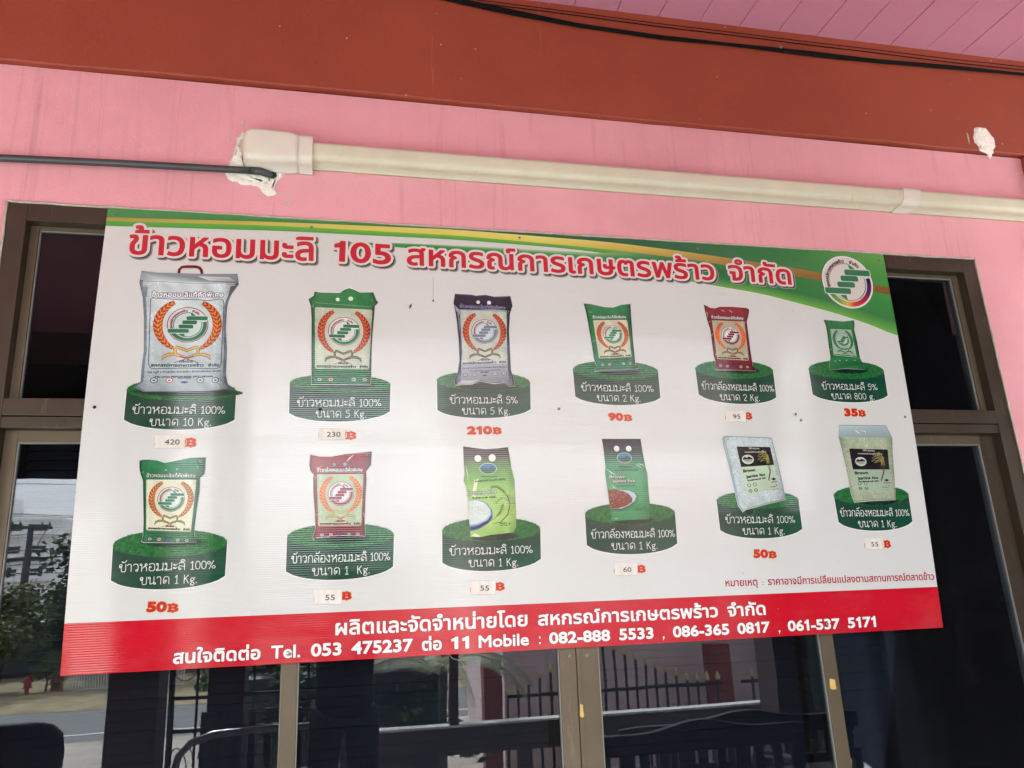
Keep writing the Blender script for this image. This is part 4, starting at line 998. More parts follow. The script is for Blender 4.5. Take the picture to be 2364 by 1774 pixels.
def wheat(art, F, layer, side, tone, n=13):
    """ear of rice curving round the emblem; side -1 left, 1 right"""
    org, yel, dkr = tone
    pts = []
    for k in range(n + 1):
        t = k / n
        a = radians(118 + (242 - 118) * t)
        u = .515 + side * -1 * (.40 * cos(a) * 1.02) ; v = .61 + .375 * sin(a)
        pts.append((u, v))
    wd = [0.030 + .085 * sin(pi * min(1, (k / n) * .82 + .12)) for k in range(n + 1)]
    mm = [F(*p) for p in pts]
    sc = (Vector(F(1, .5)) - Vector(F(0, .5))).length
    art.line(mm, [w * sc * 1.12 for w in wd], dkr, layer)
    for k in range(n):
        p = Vector(mm[k]); q = Vector(mm[k + 1]); d = (p - q).normalized(); nn = Vector((-d.y, d.x))
        w = wd[k] * sc
        for s in (-1, 1):
            b = q + d * .1; tip = p + nn * s * w * .62 + d * (w * .30)
            m1 = b + (tip - b) * .5 + (nn * s * .6 - d * .5).normalized() * w * .17
            m2 = b + (tip - b) * .5 - (nn * s * .6 - d * .5).normalized() * w * .15
            art.poly([b[:], m1[:], tip[:], m2[:]], org, layer + 1)
            c0 = b + (tip - b) * .25; c1 = b + (tip - b) * .75
            art.line([c0[:], c1[:]], w * .09, yel, layer + 2)
        art.line([q[:], (q + (p - q) * .7)[:]], w * .14, yel, layer + 3)
    # stalk
    e = Vector(mm[-1]); art.line([e[:], F(.515 + side * .13, .17), F(.515 - side * .17, .075)], sc * .012, dkr, layer)
def ribbon(art, F, layer, col, edge):
    sc = (Vector(F(1, .5)) - Vector(F(0, .5))).length
    bow = [F(.515 + x, z) for x, z in ((-.10, .165), (-.155, .20), (-.16, .26), (-.135, .295), (-.09, .28), (0, .245), (.09, .28), (.135, .295), (.16, .26), (.155, .20), (.10, .165))]
    art.line(bow, sc * .046, edge, layer); art.line(bow, sc * .030, col, layer + 1)
    cu = [F(.515 + x, z) for x, z in ((-.11, .19), (-.06, .155), (0, .15), (.06, .155), (.11, .19))]
    art.line(cu, sc * .022, edge, layer + 1)
    for s in (-1, 1):
        wg = [F(.515 + s * x, z) for x, z in ((.02, .155), (.12, .19), (.24, .19), (.31, .165), (.335, .11))]
        art.line(wg, [sc * a for a in (.030, .034, .056, .050, .012)], edge, layer); art.line(wg, [sc * a for a in (.012, .016, .038, .032, .004)], col, layer + 1)
def label_art(art, q, layer, S_):
    """emblem, ears, ribbon and maker's lines on the face of a bag"""
    F = quadmap(q)
    wdt = (Vector(F(1, .6)) - Vector(F(0, .6))).length; hgt = (Vector(F(.5, 1)) - Vector(F(.5, 0))).length
    rx_ = .285; rz_ = rx_ * wdt / hgt * .97
    ctr = (.515, .615)
    f = lambda x, z: F(ctr[0] + rx_ * x, ctr[1] + rz_ * z)
    for sd in (-1, 1): wheat(art, F, layer, sd, S_['wheat'])
    ribbon(art, F, layer + 1, S_['rib'], S_['ribe'])
    emblem(art, f, layer + 4, S_['logo'], S_.get('ring', C(165, 45, 60)), S_.get('disc', C(222, 228, 222)), wdt > 90, txtc=C(150, 35, 55))
    art.text('ผลิตโดย', F(.42, .075), F(.61, .075), .030 * hgt, [(S_['txt'], 0, 0, 0, 0)], layer, 'B', r=.5)
    art.text('สหกรณ์การเกษตรพร้าว', F(.03, .018), F(.76, .018), .036 * hgt, [(S_['txt'], 0, 0, 0, 0)], layer, 'B', r=.6)
    art.text('จำกัด', F(.82, .018), F(.98, .018), .036 * hgt, [(S_['txt'], 0, 0, 0, 0)], layer, 'B', r=.6)

WH_O = (C(205, 92, 40), C(228, 165, 70), C(160, 52, 30))
WH_R = (C(196, 70, 42), C(225, 130, 70), C(150, 42, 34))
STY = {
 1: dict(body=C(208, 226, 226), edge=C(128, 146, 158), logo=C(48, 118, 84), rib=C(212, 180, 90), ribe=C(150, 50, 50), txt=C(50, 70, 65), wheat=WH_O, disc=C(205, 222, 218)),
 2: dict(body=C(40, 130, 72), edge=C(25, 92, 56), win=C(196, 208, 186), logo=C(45, 120, 82), rib=C(120, 112, 70), ribe=C(90, 60, 45), txt=C(48, 66, 56), wheat=WH_R),
 3: dict(body=C(160, 174, 180), edge=C(58, 64, 92), win=C(196, 204, 188), logo=C(122, 136, 152), rib=C(120, 118, 84), ribe=C(88, 72, 52), txt=C(86, 96, 128), wheat=WH_R, disc=C(212, 222, 226)),
 4: dict(body=C(42, 128, 76), edge=C(24, 92, 56), win=C(212, 212, 182), logo=C(48, 138, 88), rib=C(130, 110, 66), ribe=C(122, 42, 44), txt=C(52, 58, 46), wheat=(C(190, 66, 38), C(225, 160, 90), C(168, 52, 34))),
 5: dict(body=C(138, 34, 44), edge=C(96, 20, 32), win=C(184, 180, 150), logo=C(126, 28, 56), rib=C(128, 110, 82), ribe=C(112, 84, 62), txt=C(74, 34, 38), wheat=(C(225, 88, 36), C(240, 150, 90), C(214, 84, 40)), ring=C(150, 40, 80)),
 6: dict(body=C(34, 122, 70), edge=C(22, 88, 52), win=C(164, 190, 166), logo=C(32, 110, 72), rib=C(52, 112, 76), ribe=C(52, 112, 76), txt=C(70, 120, 90), wheat=(C(44, 124, 78), C(70, 140, 96), C(40, 112, 70)), ring=C(90, 140, 110), disc=C(186, 206, 190)),
 7: dict(body=C(56, 130, 86), edge=C(36, 98, 62), win=C(226, 228, 200), logo=C(58, 134, 98), rib=C(146, 138, 86), ribe=C(132, 100, 60), txt=C(86, 84, 62), wheat=(C(200, 112, 66), C(228, 176, 110), C(164, 84, 52))),
 8: dict(body=C(146, 30, 40), edge=C(108, 24, 34), win=C(178, 196, 160), logo=C(150, 56, 84), rib=C(196, 186, 110), ribe=C(128, 104, 70), txt=C(120, 60, 74), wheat=(C(222, 112, 56), C(238, 178, 110), C(204, 90, 50)), ring=C(160, 60, 90)),
}
NAMES = {
 1: 'large pale bluish rice bag with dark red carry handle', 2: 'green rice bag with two punched holes and peaked top', 3: 'silver rice bag with navy top',
 4: 'leaning green rice bag in the upper row', 5: 'leaning dark red rice bag in the upper row', 6: 'smallest rice bag, all green, at the upper right',
 7: 'green one kilo rice bag at the lower left', 8: 'dark red rice bag with flared top in the lower row', 9: 'lime green rice pack with brown top and bowl of white rice',
 10: 'dark topped green rice pack with bowl of brown rice', 11: 'tilted bluish vacuum pack of rice with black and mint label', 12: 'cream vacuum pack of rice with clear pale top'}
HEAD = {2: None, 1: 'ข้าวหอมมะลิแท้คัดพิเศษ', 3: 'ข้าวหอมมะลิแท้คัดพิเศษ', 4: 'ข้าวหอมมะลิแท้คัดพิเศษ', 5: 'ข้าวกล้องหอมมะลิคัดพิเศษ', 7: 'ข้าวหอมมะลิแท้คัดพิเศษ', 8: 'ข้าวกล้องหอมมะลิคัดพิเศษ'}

def podium(i):
    Lp, Rp, LB, RB, Bp, Tp = D['pod'][i]
    art = Art()
    n = 16
    def arc(grow=0):
        out = []
        for k in range(n + 1):
            t = -1 + 2 * k / n
            x = (LB[0] + RB[0]) / 2 + (RB[0] - LB[0]) / 2 * t
            zl = LB[1] + (RB[1] - LB[1]) * (t + 1) / 2
            zb = Bp[1]
            out.append((x, zl - (((LB[1] + RB[1]) / 2) - zb) * math.sqrt(max(0, 1 - t * t * .92)) * 1.0 + (((LB[1] + RB[1]) / 2) - zb) * math.sqrt(.08)))
        return out
    ar = arc()
    cxm = (Lp[0] + Rp[0]) / 2; czm = (Lp[1] + Rp[1]) / 2; rxm = (Rp[0] - Lp[0]) / 2; rzm = Tp[1] - czm - 3
    body = [Lp] + ar + [Rp]
    cc = Vector((cxm, (czm + Bp[1]) / 2))
    halo = []
    for p in body:
        d = Vector(p) - cc; halo.append((p[0] + (1.8 if d.x > 0 else -1.8) * (abs(d.x) > 40), p[1] - 2.0))
    art.poly(halo, C(243, 242, 238), 2)
    top = [(x, Lp[1] + (Rp[1] - Lp[1]) * (x - Lp[0]) / (Rp[0] - Lp[0])) for x, _ in ar]
    hs = colramp([(0, C(32, 70, 54)), (.5, C(30, 66, 52)), (1, C(24, 72, 54))]); hb = colramp([(0, C(34, 74, 58)), (.6, C(28, 74, 56)), (1, C(20, 84, 60))])
    top[0] = Lp; top[-1] = Rp
    art.strip(top, ar, hs, hb, 3)
    # turf
    m = 44
    tl = [(cxm + rxm * cos(2 * pi * k / m), czm + rzm * sin(2 * pi * k / m) * (1 if k <= m / 2 else .88)) for k in range(m)]
    r = random.Random(i * 7)
    art.fine(tl, lambda x, z: lerp(lerp(C(26, 84, 46), C(52, 138, 70), .5 + .9 * mnoise.noise((x * .09, z * .16, i))), C(30, 92, 48), r.random() * .7), 4, 4.0)
    gr = [C(30, 96, 46), C(40, 120, 56), C(66, 150, 80), C(22, 72, 40), C(34, 108, 50), C(50, 134, 66)]
    for k in range(620):
        a = r.uniform(0, 2 * pi)
        if k < 150: q_ = r.uniform(.96, 1.0)
        else: q_ = math.sqrt(r.uniform(0, .95))
        x = cxm + rxm * q_ * cos(a); sn = sin(a); z = czm + rzm * q_ * sn * (1 if sn > 0 else .88)
        l = r.uniform(3, 7.0) * (1 if sn < .1 or k >= 150 else .6); lean = r.uniform(-2, 2) + cos(a) * 2.0 * (k < 150)
        down = (k < 150 and sn < .1 and r.random() < .6)
        w = r.uniform(.5, .9)
        art.poly([(x - w, z), (x + lean, z + (-l * .8 if down else l)), (x + w, z)], r.choice(gr), 5)
    bz = min(p[1] for p in D['bag'][i]); bx = sorted(p[0] for p in D['bag'][i] if p[1] < bz + 14); bxm = (bx[0] + bx[-1]) / 2; bw = (bx[-1] - bx[0]) / 2
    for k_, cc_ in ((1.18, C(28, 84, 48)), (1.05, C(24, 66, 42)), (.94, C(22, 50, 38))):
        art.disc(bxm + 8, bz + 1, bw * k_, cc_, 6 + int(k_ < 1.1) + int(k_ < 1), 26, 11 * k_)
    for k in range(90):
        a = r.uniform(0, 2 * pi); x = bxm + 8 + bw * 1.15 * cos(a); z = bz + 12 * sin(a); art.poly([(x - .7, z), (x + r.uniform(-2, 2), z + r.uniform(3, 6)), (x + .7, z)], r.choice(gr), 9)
    return art.build('printed_podium', MT['print'], sign, 'printed dark green turf podium under the ' + NAMES[i]), art
CAPT = {1: ('ข้าวหอมมะลิ 100%', 'ขนาด 10 Kg.'), 2: ('ข้าวหอมมะลิ 100%', 'ขนาด 5 Kg.'), 3: ('ข้าวหอมมะลิ 5%', 'ขนาด 5 Kg.'), 4: ('ข้าวหอมมะลิ 100%', 'ขนาด 2 Kg.'),
        5: ('ข้าวกล้องหอมมะลิ 100%', 'ขนาด 2 Kg.'), 6: ('ข้าวหอมมะลิ 5%', 'ขนาด 800 g.'), 7: ('ข้าวหอมมะลิ 100%', 'ขนาด 1 Kg.'), 8: ('ข้าวกล้องหอมมะลิ 100%', 'ขนาด 1  Kg.'),
        9: ('ข้าวหอมมะลิ 100%', 'ขนาด 1 Kg.'), 10: ('ข้าวกล้องหอมมะลิ 100%', 'ขนาด 1 Kg.'), 11: ('ข้าวหอมมะลิ 100%', 'ขนาด 1 Kg.'), 12: ('ข้าวกล้องหอมมะลิ 100%', 'ขนาด 1 Kg.')}

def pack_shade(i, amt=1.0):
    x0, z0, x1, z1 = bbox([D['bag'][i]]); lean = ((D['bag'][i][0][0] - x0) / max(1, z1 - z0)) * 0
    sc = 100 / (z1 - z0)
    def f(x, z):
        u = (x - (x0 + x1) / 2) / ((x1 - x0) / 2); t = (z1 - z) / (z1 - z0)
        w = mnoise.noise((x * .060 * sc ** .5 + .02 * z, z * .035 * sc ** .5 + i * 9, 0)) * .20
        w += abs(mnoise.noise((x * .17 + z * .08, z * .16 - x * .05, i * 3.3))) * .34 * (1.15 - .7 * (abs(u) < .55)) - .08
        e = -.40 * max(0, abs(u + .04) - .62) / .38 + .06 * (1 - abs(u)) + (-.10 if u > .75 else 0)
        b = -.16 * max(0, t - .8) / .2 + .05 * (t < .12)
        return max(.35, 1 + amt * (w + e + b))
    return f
def creases(art, pts, n, cols, layer, seed):
    r = random.Random(seed); x0, z0, x1, z1 = bbox([pts])
    for _ in range(n):
        s = r.choice((-1, 1)); z = r.uniform(z0 + 8, z1 - 4)
        x = (x0 + 5) if s < 0 else (x1 - 5)
        x += r.uniform(0, 14) * -s
        p = (x, z); q_ = (x - s * r.uniform(3, 16), z + r.uniform(-14, 14))
        if inside(p, pts) and inside(q_, pts):
            m = ((p[0] + q_[0]) / 2 + r.uniform(-2, 2), (p[1] + q_[1]) / 2 + r.uniform(-2, 2))
            art.line([p, m, q_], [.3, r.uniform(.8, 2.2), .3], r.choice(cols), layer)
def mini_logos(art, q, layer, tint):
    F = quadmap(q); r = random.Random(5)
    sc = (Vector(F(1, .5)) - Vector(F(0, .5))).length
    for k, (u, c) in enumerate(((.08, C(60, 66, 88)), (.29, C(170, 50, 60)), (.50, C(70, 70, 150)), (.72, C(60, 130, 90)), (.93, C(90, 60, 90)))):
        x, z = F(u, -.17)
        if k == 2: art.text('ISO9001', F(u - .09, -.15), F(u + .09, -.15), .034 * sc, [(C(50, 50, 70), 0, 0, 0, 0)], layer, 'B', r=.3); art.disc(x, z - .03 * sc, .05 * sc, c, layer, 14, .016 * sc); continue
        art.disc(x, z, .052 * sc, c, layer, 16, .044 * sc); art.disc(x, z, .040 * sc, tint, layer + 1, 16, .032 * sc)
        art.disc(x, z, .022 * sc, c, layer + 2, 10, .012 * sc)

def bag_emblem(i):
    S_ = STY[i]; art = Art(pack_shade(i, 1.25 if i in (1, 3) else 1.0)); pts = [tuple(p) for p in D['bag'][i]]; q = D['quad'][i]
    F = quadmap(q); wdt = (Vector(F(1, .6)) - Vector(F(0, .6))).length; hgt = (Vector(F(.5, 1)) - Vector(F(.5, 0))).length
    x0, z0, x1, z1 = bbox([pts])
    L0 = 10
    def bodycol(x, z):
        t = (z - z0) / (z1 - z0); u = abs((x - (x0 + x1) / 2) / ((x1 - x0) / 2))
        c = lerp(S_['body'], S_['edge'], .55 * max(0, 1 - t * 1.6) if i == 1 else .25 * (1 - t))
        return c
    # halo, silhouette
    cc = Vector(((x0 + x1) / 2, (z0 + z1) / 2))
    if i != 1: art.poly([((Vector(p) - cc) * 1.012 + cc)[:] for p in pts], C(238, 238, 232), L0)
    art.fine(pts, S_['edge'], L0 + 1)
    inn = [(cc.x + (p[0] - cc.x) * .93, cc.y + (p[1] - cc.y) * .985) for p in pts]
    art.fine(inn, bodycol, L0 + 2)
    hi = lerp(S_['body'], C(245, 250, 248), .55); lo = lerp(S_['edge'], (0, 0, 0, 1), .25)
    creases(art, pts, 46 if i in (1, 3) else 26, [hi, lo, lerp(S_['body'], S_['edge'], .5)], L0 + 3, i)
    if i == 1:
        # handle, top seam, frame line, lettering
        hx0, hz0 = 228, 0
        c_ = lambda x, y: QC(1, x, y)
        art.line([c_(535, 125), c_(540, 80), c_(562, 58), c_(600, 52), c_(680, 52), c_(715, 62), c_(732, 85), c_(738, 125)], 7.6, C(104, 22, 30), L0 + 3)
        art.line([c_(548, 100), c_(552, 78), c_(572, 66), c_(690, 66), c_(715, 80), c_(722, 100)], 1.6, C(160, 80, 80), L0 + 4)
        art.line([c_(200, 185), c_(380, 190), c_(620, 205), c_(860, 208), c_(1062, 216)], 1.1, C(92, 62, 110), L0 + 4)
        art.poly([c_(215, 104), c_(1048, 128), c_(1058, 205), c_(860, 200), c_(620, 196), c_(380, 182), c_(204, 176)], C(186, 204, 206), L0 + 3)
        art.poly([c_(700, 140), c_(980, 150), c_(1040, 190), c_(800, 180)], C(208, 220, 222), L0 + 4)
        art.poly([c_(990, 230), c_(1040, 225), c_(990, 300), c_(955, 380)], C(120, 134, 146), L0 + 3)
        art.poly([c_(225, 230), c_(270, 240), c_(262, 330), c_(232, 320)], C(142, 160, 172), L0 + 3)
        fr_ = [F(u, v) for u, v in ((.03, 1), (.35, .985), (.62, .985), (.80, .975), (.93, 1.0), (.985, .985), (1, .94), (1, .5), (1, .05), (.985, .01), (.93, -.01), (.5, .0), (.05, -.01), (.01, .02), (0, .08), (0, .5), (0, .95), (.005, .99))]
        art.line(fr_, 1.9, C(62, 58, 104), L0 + 5, True)
        art.text(HEAD[1], c_(305, 330), c_(930, 330), 12, [(C(40, 38, 92), 1.35, 0, 0, 0), (C(250, 252, 254), 0, 0, 0, 1)], L0 + 5, 'B', r=.55)
        art.text('256 หมู่ที่ 4 ตำบลเวียง อำเภอพร้าว จังหวัดเชียงใหม่ 50190', c_(265, 992), c_(900, 982), 4.4, [(C(60, 60, 90), 0, 0, 0, 0)], L0 + 5, 'B', r=.25)
        art.text('TEL:(053) 889629 FAX: (053) 889685', c_(325, 1030), c_(838, 1026), 4.6, [(C(60, 60, 96), 0, 0, 0, 0)], L0 + 5, 'B', r=.35, ref='T')
    else:
        # rice window
        wpts = [F(u, v) for u, v in ((.02, 1), (.98, 1), (1, .98), (1, .02), (.98, 0), (.02, 0), (0, .02), (0, .98))]
        art.fine(wpts, S_['win'], L0 + 4)
        wl2 = lerp(S_['win'], C(250, 250, 240), .5); wd2 = lerp(S_['win'], C(90, 95, 70), .35)
        grains(art, wpts, int(wdt * hgt / 22), [wl2, wd2, S_['win']], L0 + 5, (1.6, 3.2), .8, i)
        if HEAD.get(i):
            a, b = F(.0, 1.045), F(.98, 1.045)
            hcol = C(225, 230, 228) if i != 3 else C(120, 125, 160)
            art.text(HEAD[i], a, b, .062 * hgt, [(C(50, 40, 50), .7, 0, 0, 0), (hcol, 0, 0, 0, 1)], L0 + 5, 'B', r=.25)
        if i == 2:
            for k in range(44): 
                p = F(.02 + .96 * k / 43, 1.075 - .03 * (k / 43)); art.disc(p[0], p[1], .9, C(190, 215, 190), L0 + 5, 6)
        if i == 3:
            tp = [p for p in pts[:6]]
            art.poly([QC(3, *p) for p in ((308, 132), (480, 140), (520, 150), (610, 141), (700, 160), (862, 156), (880, 250), (855, 300), (700, 285), (500, 290), (330, 285), (298, 222))], C(34, 36, 60), L0 + 5)
            art.poly([QC(3, *p) for p in ((300, 235), (345, 285), (352, 330), (318, 300))], C(190, 198, 210), L0 + 6)
            art.poly([QC(3, *p) for p in ((300, 1050), (380, 1000), (480, 1000), (560, 990), (480, 1030))], C(205, 210, 214), L0 + 6)
            art.poly([QC(3, *p) for p in ((370, 840), (835, 835), (845, 1000), (365, 1000))], C(176, 184, 196), L0 + 4)
            art.line([QC(3, 352, 330), QC(3, 372, 700), QC(3, 360, 960)], 2.4, C(52, 52, 96), L0 + 6)
            art.line([QC(3, 838, 300), QC(3, 836, 600), QC(3, 848, 900), QC(3, 868, 980)], 3.2, C(48, 48, 92), L0 + 6)
            art.text(HEAD[3], QC(3, 350, 265), QC(3, 825, 280), 5.5, [(C(130, 130, 160), 0, 0, 0, 0)], L0 + 6, 'B', r=.2)
        if i == 5:
            for a_, b_ in (((255, 200), (275, 290)), ((430, 190), (480, 205)), ((530, 190), (570, 225))):
                art.line([QC(5, *a_), QC(5, (a_[0] + b_[0]) / 2 + 6, (a_[1] + b_[1]) / 2), QC(5, *b_)], [.3, 2.2, .3], C(235, 205, 195), L0 + 6)
        if i == 6:
            art.poly([QC(6, *p) for p in ((292, 1010), (545, 1005), (575, 1060), (583, 1104), (450, 1096), (400, 1096), (287, 1108), (285, 1050))], C(62, 150, 92), L0 + 5)
            for x, y in ((330, 1035), (370, 1030), (430, 1028), (500, 1030)): art.disc(*QC(6, x, y), 2.6, C(170, 205, 180), L0 + 6, 8, 1.6)
        if i == 8:
            art.line([QC(8, 790, 90), QC(8, 745, 130), QC(8, 715, 165)], [1, 3.5, .4], C(225, 205, 205), L0 + 6)
            art.line([QC(8, 380, 215), QC(8, 420, 230), QC(8, 460, 208)], [.3, 1.6, .3], C(215, 160, 165), L0 + 6)
        tc2 = lerp(S_['edge'], (0, 0, 0, 1), .4)
        if i in (2, 4, 7, 8, 5, 3):
            art.text('256 หมู่ที่ 4 ตำบลเวียง อำเภอพร้าว จังหวัดเชียงใหม่', F(.02, -.065), F(.98, -.065), .022 * hgt, [(tc2, 0, 0, 0, 0)], L0 + 6, 'B', r=.15)
            art.text('TEL:(053) 475237 FAX:(053) 475238', F(.18, -.115), F(.84, -.115), .020 * hgt, [(tc2, 0, 0, 0, 0)], L0 + 6, 'B', r=.15)
    if i != 6: mini_logos(art, q, L0 + 6, lerp(S_['body'], C(230, 235, 235), .6))
    label_art(art, q, L0 + 7, S_)
    for (x, z, r) in D['hole'].get(i, []):
        art.disc(x, z, r * .5 if i == 7 else r * .62, C(232, 230, 224) if i not in (8, 7) else C(150, 165, 165), L0 + 9, 18)
    return art.build('printed_rice_bag', MT['print'], sign, 'printed ' + NAMES[i])

def _fit(i):
    """affine map from sketch units of pack i to board millimetres, from its traced outline"""
    A_ = np.array([[x, y, 1, x * y] for x, y in OUTL_PX[i]]); Bm = np.array([list(p) for p in D['bag'][i]])
    return np.linalg.lstsq(A_, Bm, rcond=None)[0]
_FIT = {}
def QC(i, x, y):
    if i not in _FIT: _FIT[i] = _fit(i)
    r = np.array([x, y, 1, x * y]) @ _FIT[i]
    return (float(r[0]), float(r[1]))

def grad_body(art, i, stops, L0, steps=14):
    """pack silhouette filled with a printed vertical gradient"""
    pts = [tuple(p) for p in D['bag'][i]]; x0, z0, x1, z1 = bbox([pts]); cf = colramp(stops)
    art.fine(pts, lambda x, z: cf(min(1, max(0, (z1 - z) / (z1 - z0)))), L0)
def stalk(art, i, pts, col, layer, n=9, s=1.0, w=1.3):
    """bending rice stalk with paired grains along the upper part"""
    mm = [Vector(QC(i, *p)) for p in pts]
    art.line([p[:] for p in mm], [w * (1 - .6 * k / (len(mm) - 1)) for k in range(len(mm))], col, layer)
    tot = len(mm) - 1
    for k in range(n):
        t = tot * (.45 + .55 * k / n); j = min(int(t), tot - 1); p = mm[j].lerp(mm[j + 1], t - j); d = (mm[j + 1] - mm[j]).normalized(); nn = Vector((-d.y, d.x))
        for sd in (-1, 1):
            c = p + nn * sd * 2.4 * s + d * 1.5 * s; a = (d * 1.0 + nn * sd * .5).normalized()
            e = Vector((-a.y, a.x))
            art.poly([(c - a * 3.0 * s)[:], (c + e * 1.0 * s)[:], (c + a * 3.0 * s)[:], (c - e * 1.0 * s)[:]], col, layer + 1)
def pack9():
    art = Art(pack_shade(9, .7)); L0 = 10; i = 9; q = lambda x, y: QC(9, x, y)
    pts = [tuple(p) for p in D['bag'][9]]
    grad_body(art, 9, [(0, C(58, 40, 42)), (.10, C(66, 50, 42)), (.20, C(96, 130, 66)), (.34, C(112, 172, 78)), (.5, C(160, 206, 110)), (.8, C(176, 214, 122)), (1, C(150, 200, 105))], L0)
    r = random.Random(2); x0, z0, x1, z1 = bbox([pts])
    for gx in range(14):
        for gz in range(22):
            x = x0 + (gx + .5 * (gz % 2)) * 9.5; z = z0 + gz * 8.0
            if inside((x, z), pts) and z < z1 - 28 and not (z < z0 + 78 and x < x0 + 88):
                w = 2.6; art.line([(x - w, z), (x, z + w), (x + w, z), (x, z - w)], .7, C(122, 176, 84), L0 + 2, True)
    for a, b in (((335, 300), (360, 470)), ((800, 300), (835, 430)), ((345, 520), (375, 900))):
        art.line([q(*a), q((a[0] + b[0]) / 2 + 8, (a[1] + b[1]) / 2), q(*b)], [.4, 3, .4], C(206, 232, 170), L0 + 2)
    art.poly([q(425, 450), q(470, 430), q(440, 560), q(430, 640), q(400, 600), q(415, 520)], C(212, 228, 170), L0 + 3)
    lx = q(567, 327); art.disc(*lx, 24, C(205, 222, 215), L0 + 3, 28, 15.5); art.disc(*lx, 22.5, C(52, 120, 170), L0 + 4, 28, 14.2)
    art.poly([(lx[0] + 22 * cos(a), lx[1] + 14 * sin(a)) for a in [pi + .1 + (pi - .2) * k / 12 for k in range(13)]] + [(lx[0] + 12, lx[1] + 3), (lx[0], lx[1] + 1), (lx[0] - 12, lx[1] + 3)], C(34, 98, 52), L0 + 5)
    for a in (20, 60, 100, 140, 200): art.line([(lx[0] + 8, lx[1] + 2), (lx[0] + 8 + 9 * cos(radians(a)), lx[1] + 3 + 7 * sin(radians(a)))], [1.2, .3], C(20, 62, 36), L0 + 6)
    art.text('วิถีไทยชุมชน', q(490, 420), q(662, 414), 3.4, [(C(50, 80, 40), 0, 0, 0, 0)], L0 + 6, 'B', r=.2)
    art.text('จากแหล่งผลิตที่ดี อำเภอพร้าว เชียงใหม่', q(428, 470), q(748, 446), 4.2, [(C(46, 66, 34), 0, 0, 0, 0)], L0 + 6, 'B', r=.25)
    art.text('Jasmine Rice', q(360, 600), q(655, 585), 8.0, [(C(70, 90, 82), .9, 0, 0, 0), (C(176, 196, 176), 0, 0, 0, 1)], L0 + 6, 'B', r=.4, ref='x')
    art.text('ข้าวหอมมะลิ 100%', q(405, 645), q(645, 632), 4.6, [(C(64, 84, 44), 0, 0, 0, 0)], L0 + 6, 'B', r=.45)
    # spoon of white rice
    art.poly([q(370, 655), q(470, 650), q(560, 690), q(610, 760), q(615, 830), q(570, 890), q(470, 950), q(385, 972), q(372, 850), q(358, 740)], C(70, 82, 150), L0 + 5)
    art.poly([q(368, 655), q(470, 652), q(550, 690), q(596, 750), q(604, 800), q(560, 860), q(470, 905), q(380, 925), q(370, 850), q(360, 740)], C(150, 190, 210), L0 + 6)
    rp = [q(366, 665), q(440, 655), q(520, 680), q(580, 740), q(590, 800), q(530, 860), q(450, 895), q(380, 905), q(366, 820), q(358, 740)]
    art.poly(rp, lambda x, z: lerp(C(190, 214, 205), C(238, 246, 236), random.random()), L0 + 7)
    grains(art, rp, 260, [C(244, 248, 240), C(214, 228, 216), C(176, 204, 196), C(230, 240, 226)], L0 + 8, (3, 5.5), 1.5, 4)
    art.line([q(385, 950), q(480, 925), q(570, 870), q(604, 820)], [4.5, 5.5, 4, 1], C(46, 34, 92), L0 + 8)
    sk = C(92, 70, 36)
    art.line([q(610, 898), q(700, 880), q(770, 800), q(795, 700), q(770, 620), q(720, 560), q(650, 515), q(590, 520)], [.5, 2.2, 2.6, 2.2, 1.8, 1.4, 1.0, .5], sk, L0 + 8)
    stalk(art, 9, [(790, 690), (775, 620), (725, 560), (660, 515), (590, 522)], sk, L0 + 9, 10, 1.0)
    stalk(art, 9, [(560, 880), (640, 840), (700, 770), (722, 690)], sk, L0 + 9, 8, .95)
    stalk(art, 9, [(780, 660), (730, 630), (690, 640), (640, 690)], C(130, 130, 70), L0 + 9, 6, .8)
    art.text('1', q(783, 912), q(797, 911), 7, [(C(50, 70, 36), 0, 0, 0, 0)], L0 + 8, 'B', r=.4)
    art.text('Net Weight', q(688, 918), q(772, 914), 3.0, [(C(60, 84, 44), 0, 0, 0, 0)], L0 + 8, 'B', r=.2, ref='N')
    art.text('น้ำหนักสุทธิ', q(688, 898), q(760, 893), 2.4, [(C(60, 84, 44), 0, 0, 0, 0)], L0 + 8, 'B', r=.2)
    art.poly([q(395, 1022), q(430, 990), q(490, 1020), q(470, 1030)], C(226, 240, 206), L0 + 3)
    for (x, z, r_) in D['hole'][9]: art.disc(x, z, r_ * .93, C(236, 234, 228), L0 + 9, 24)
    return art.build('printed_rice_bag', MT['print'], sign, 'printed ' + NAMES[9])
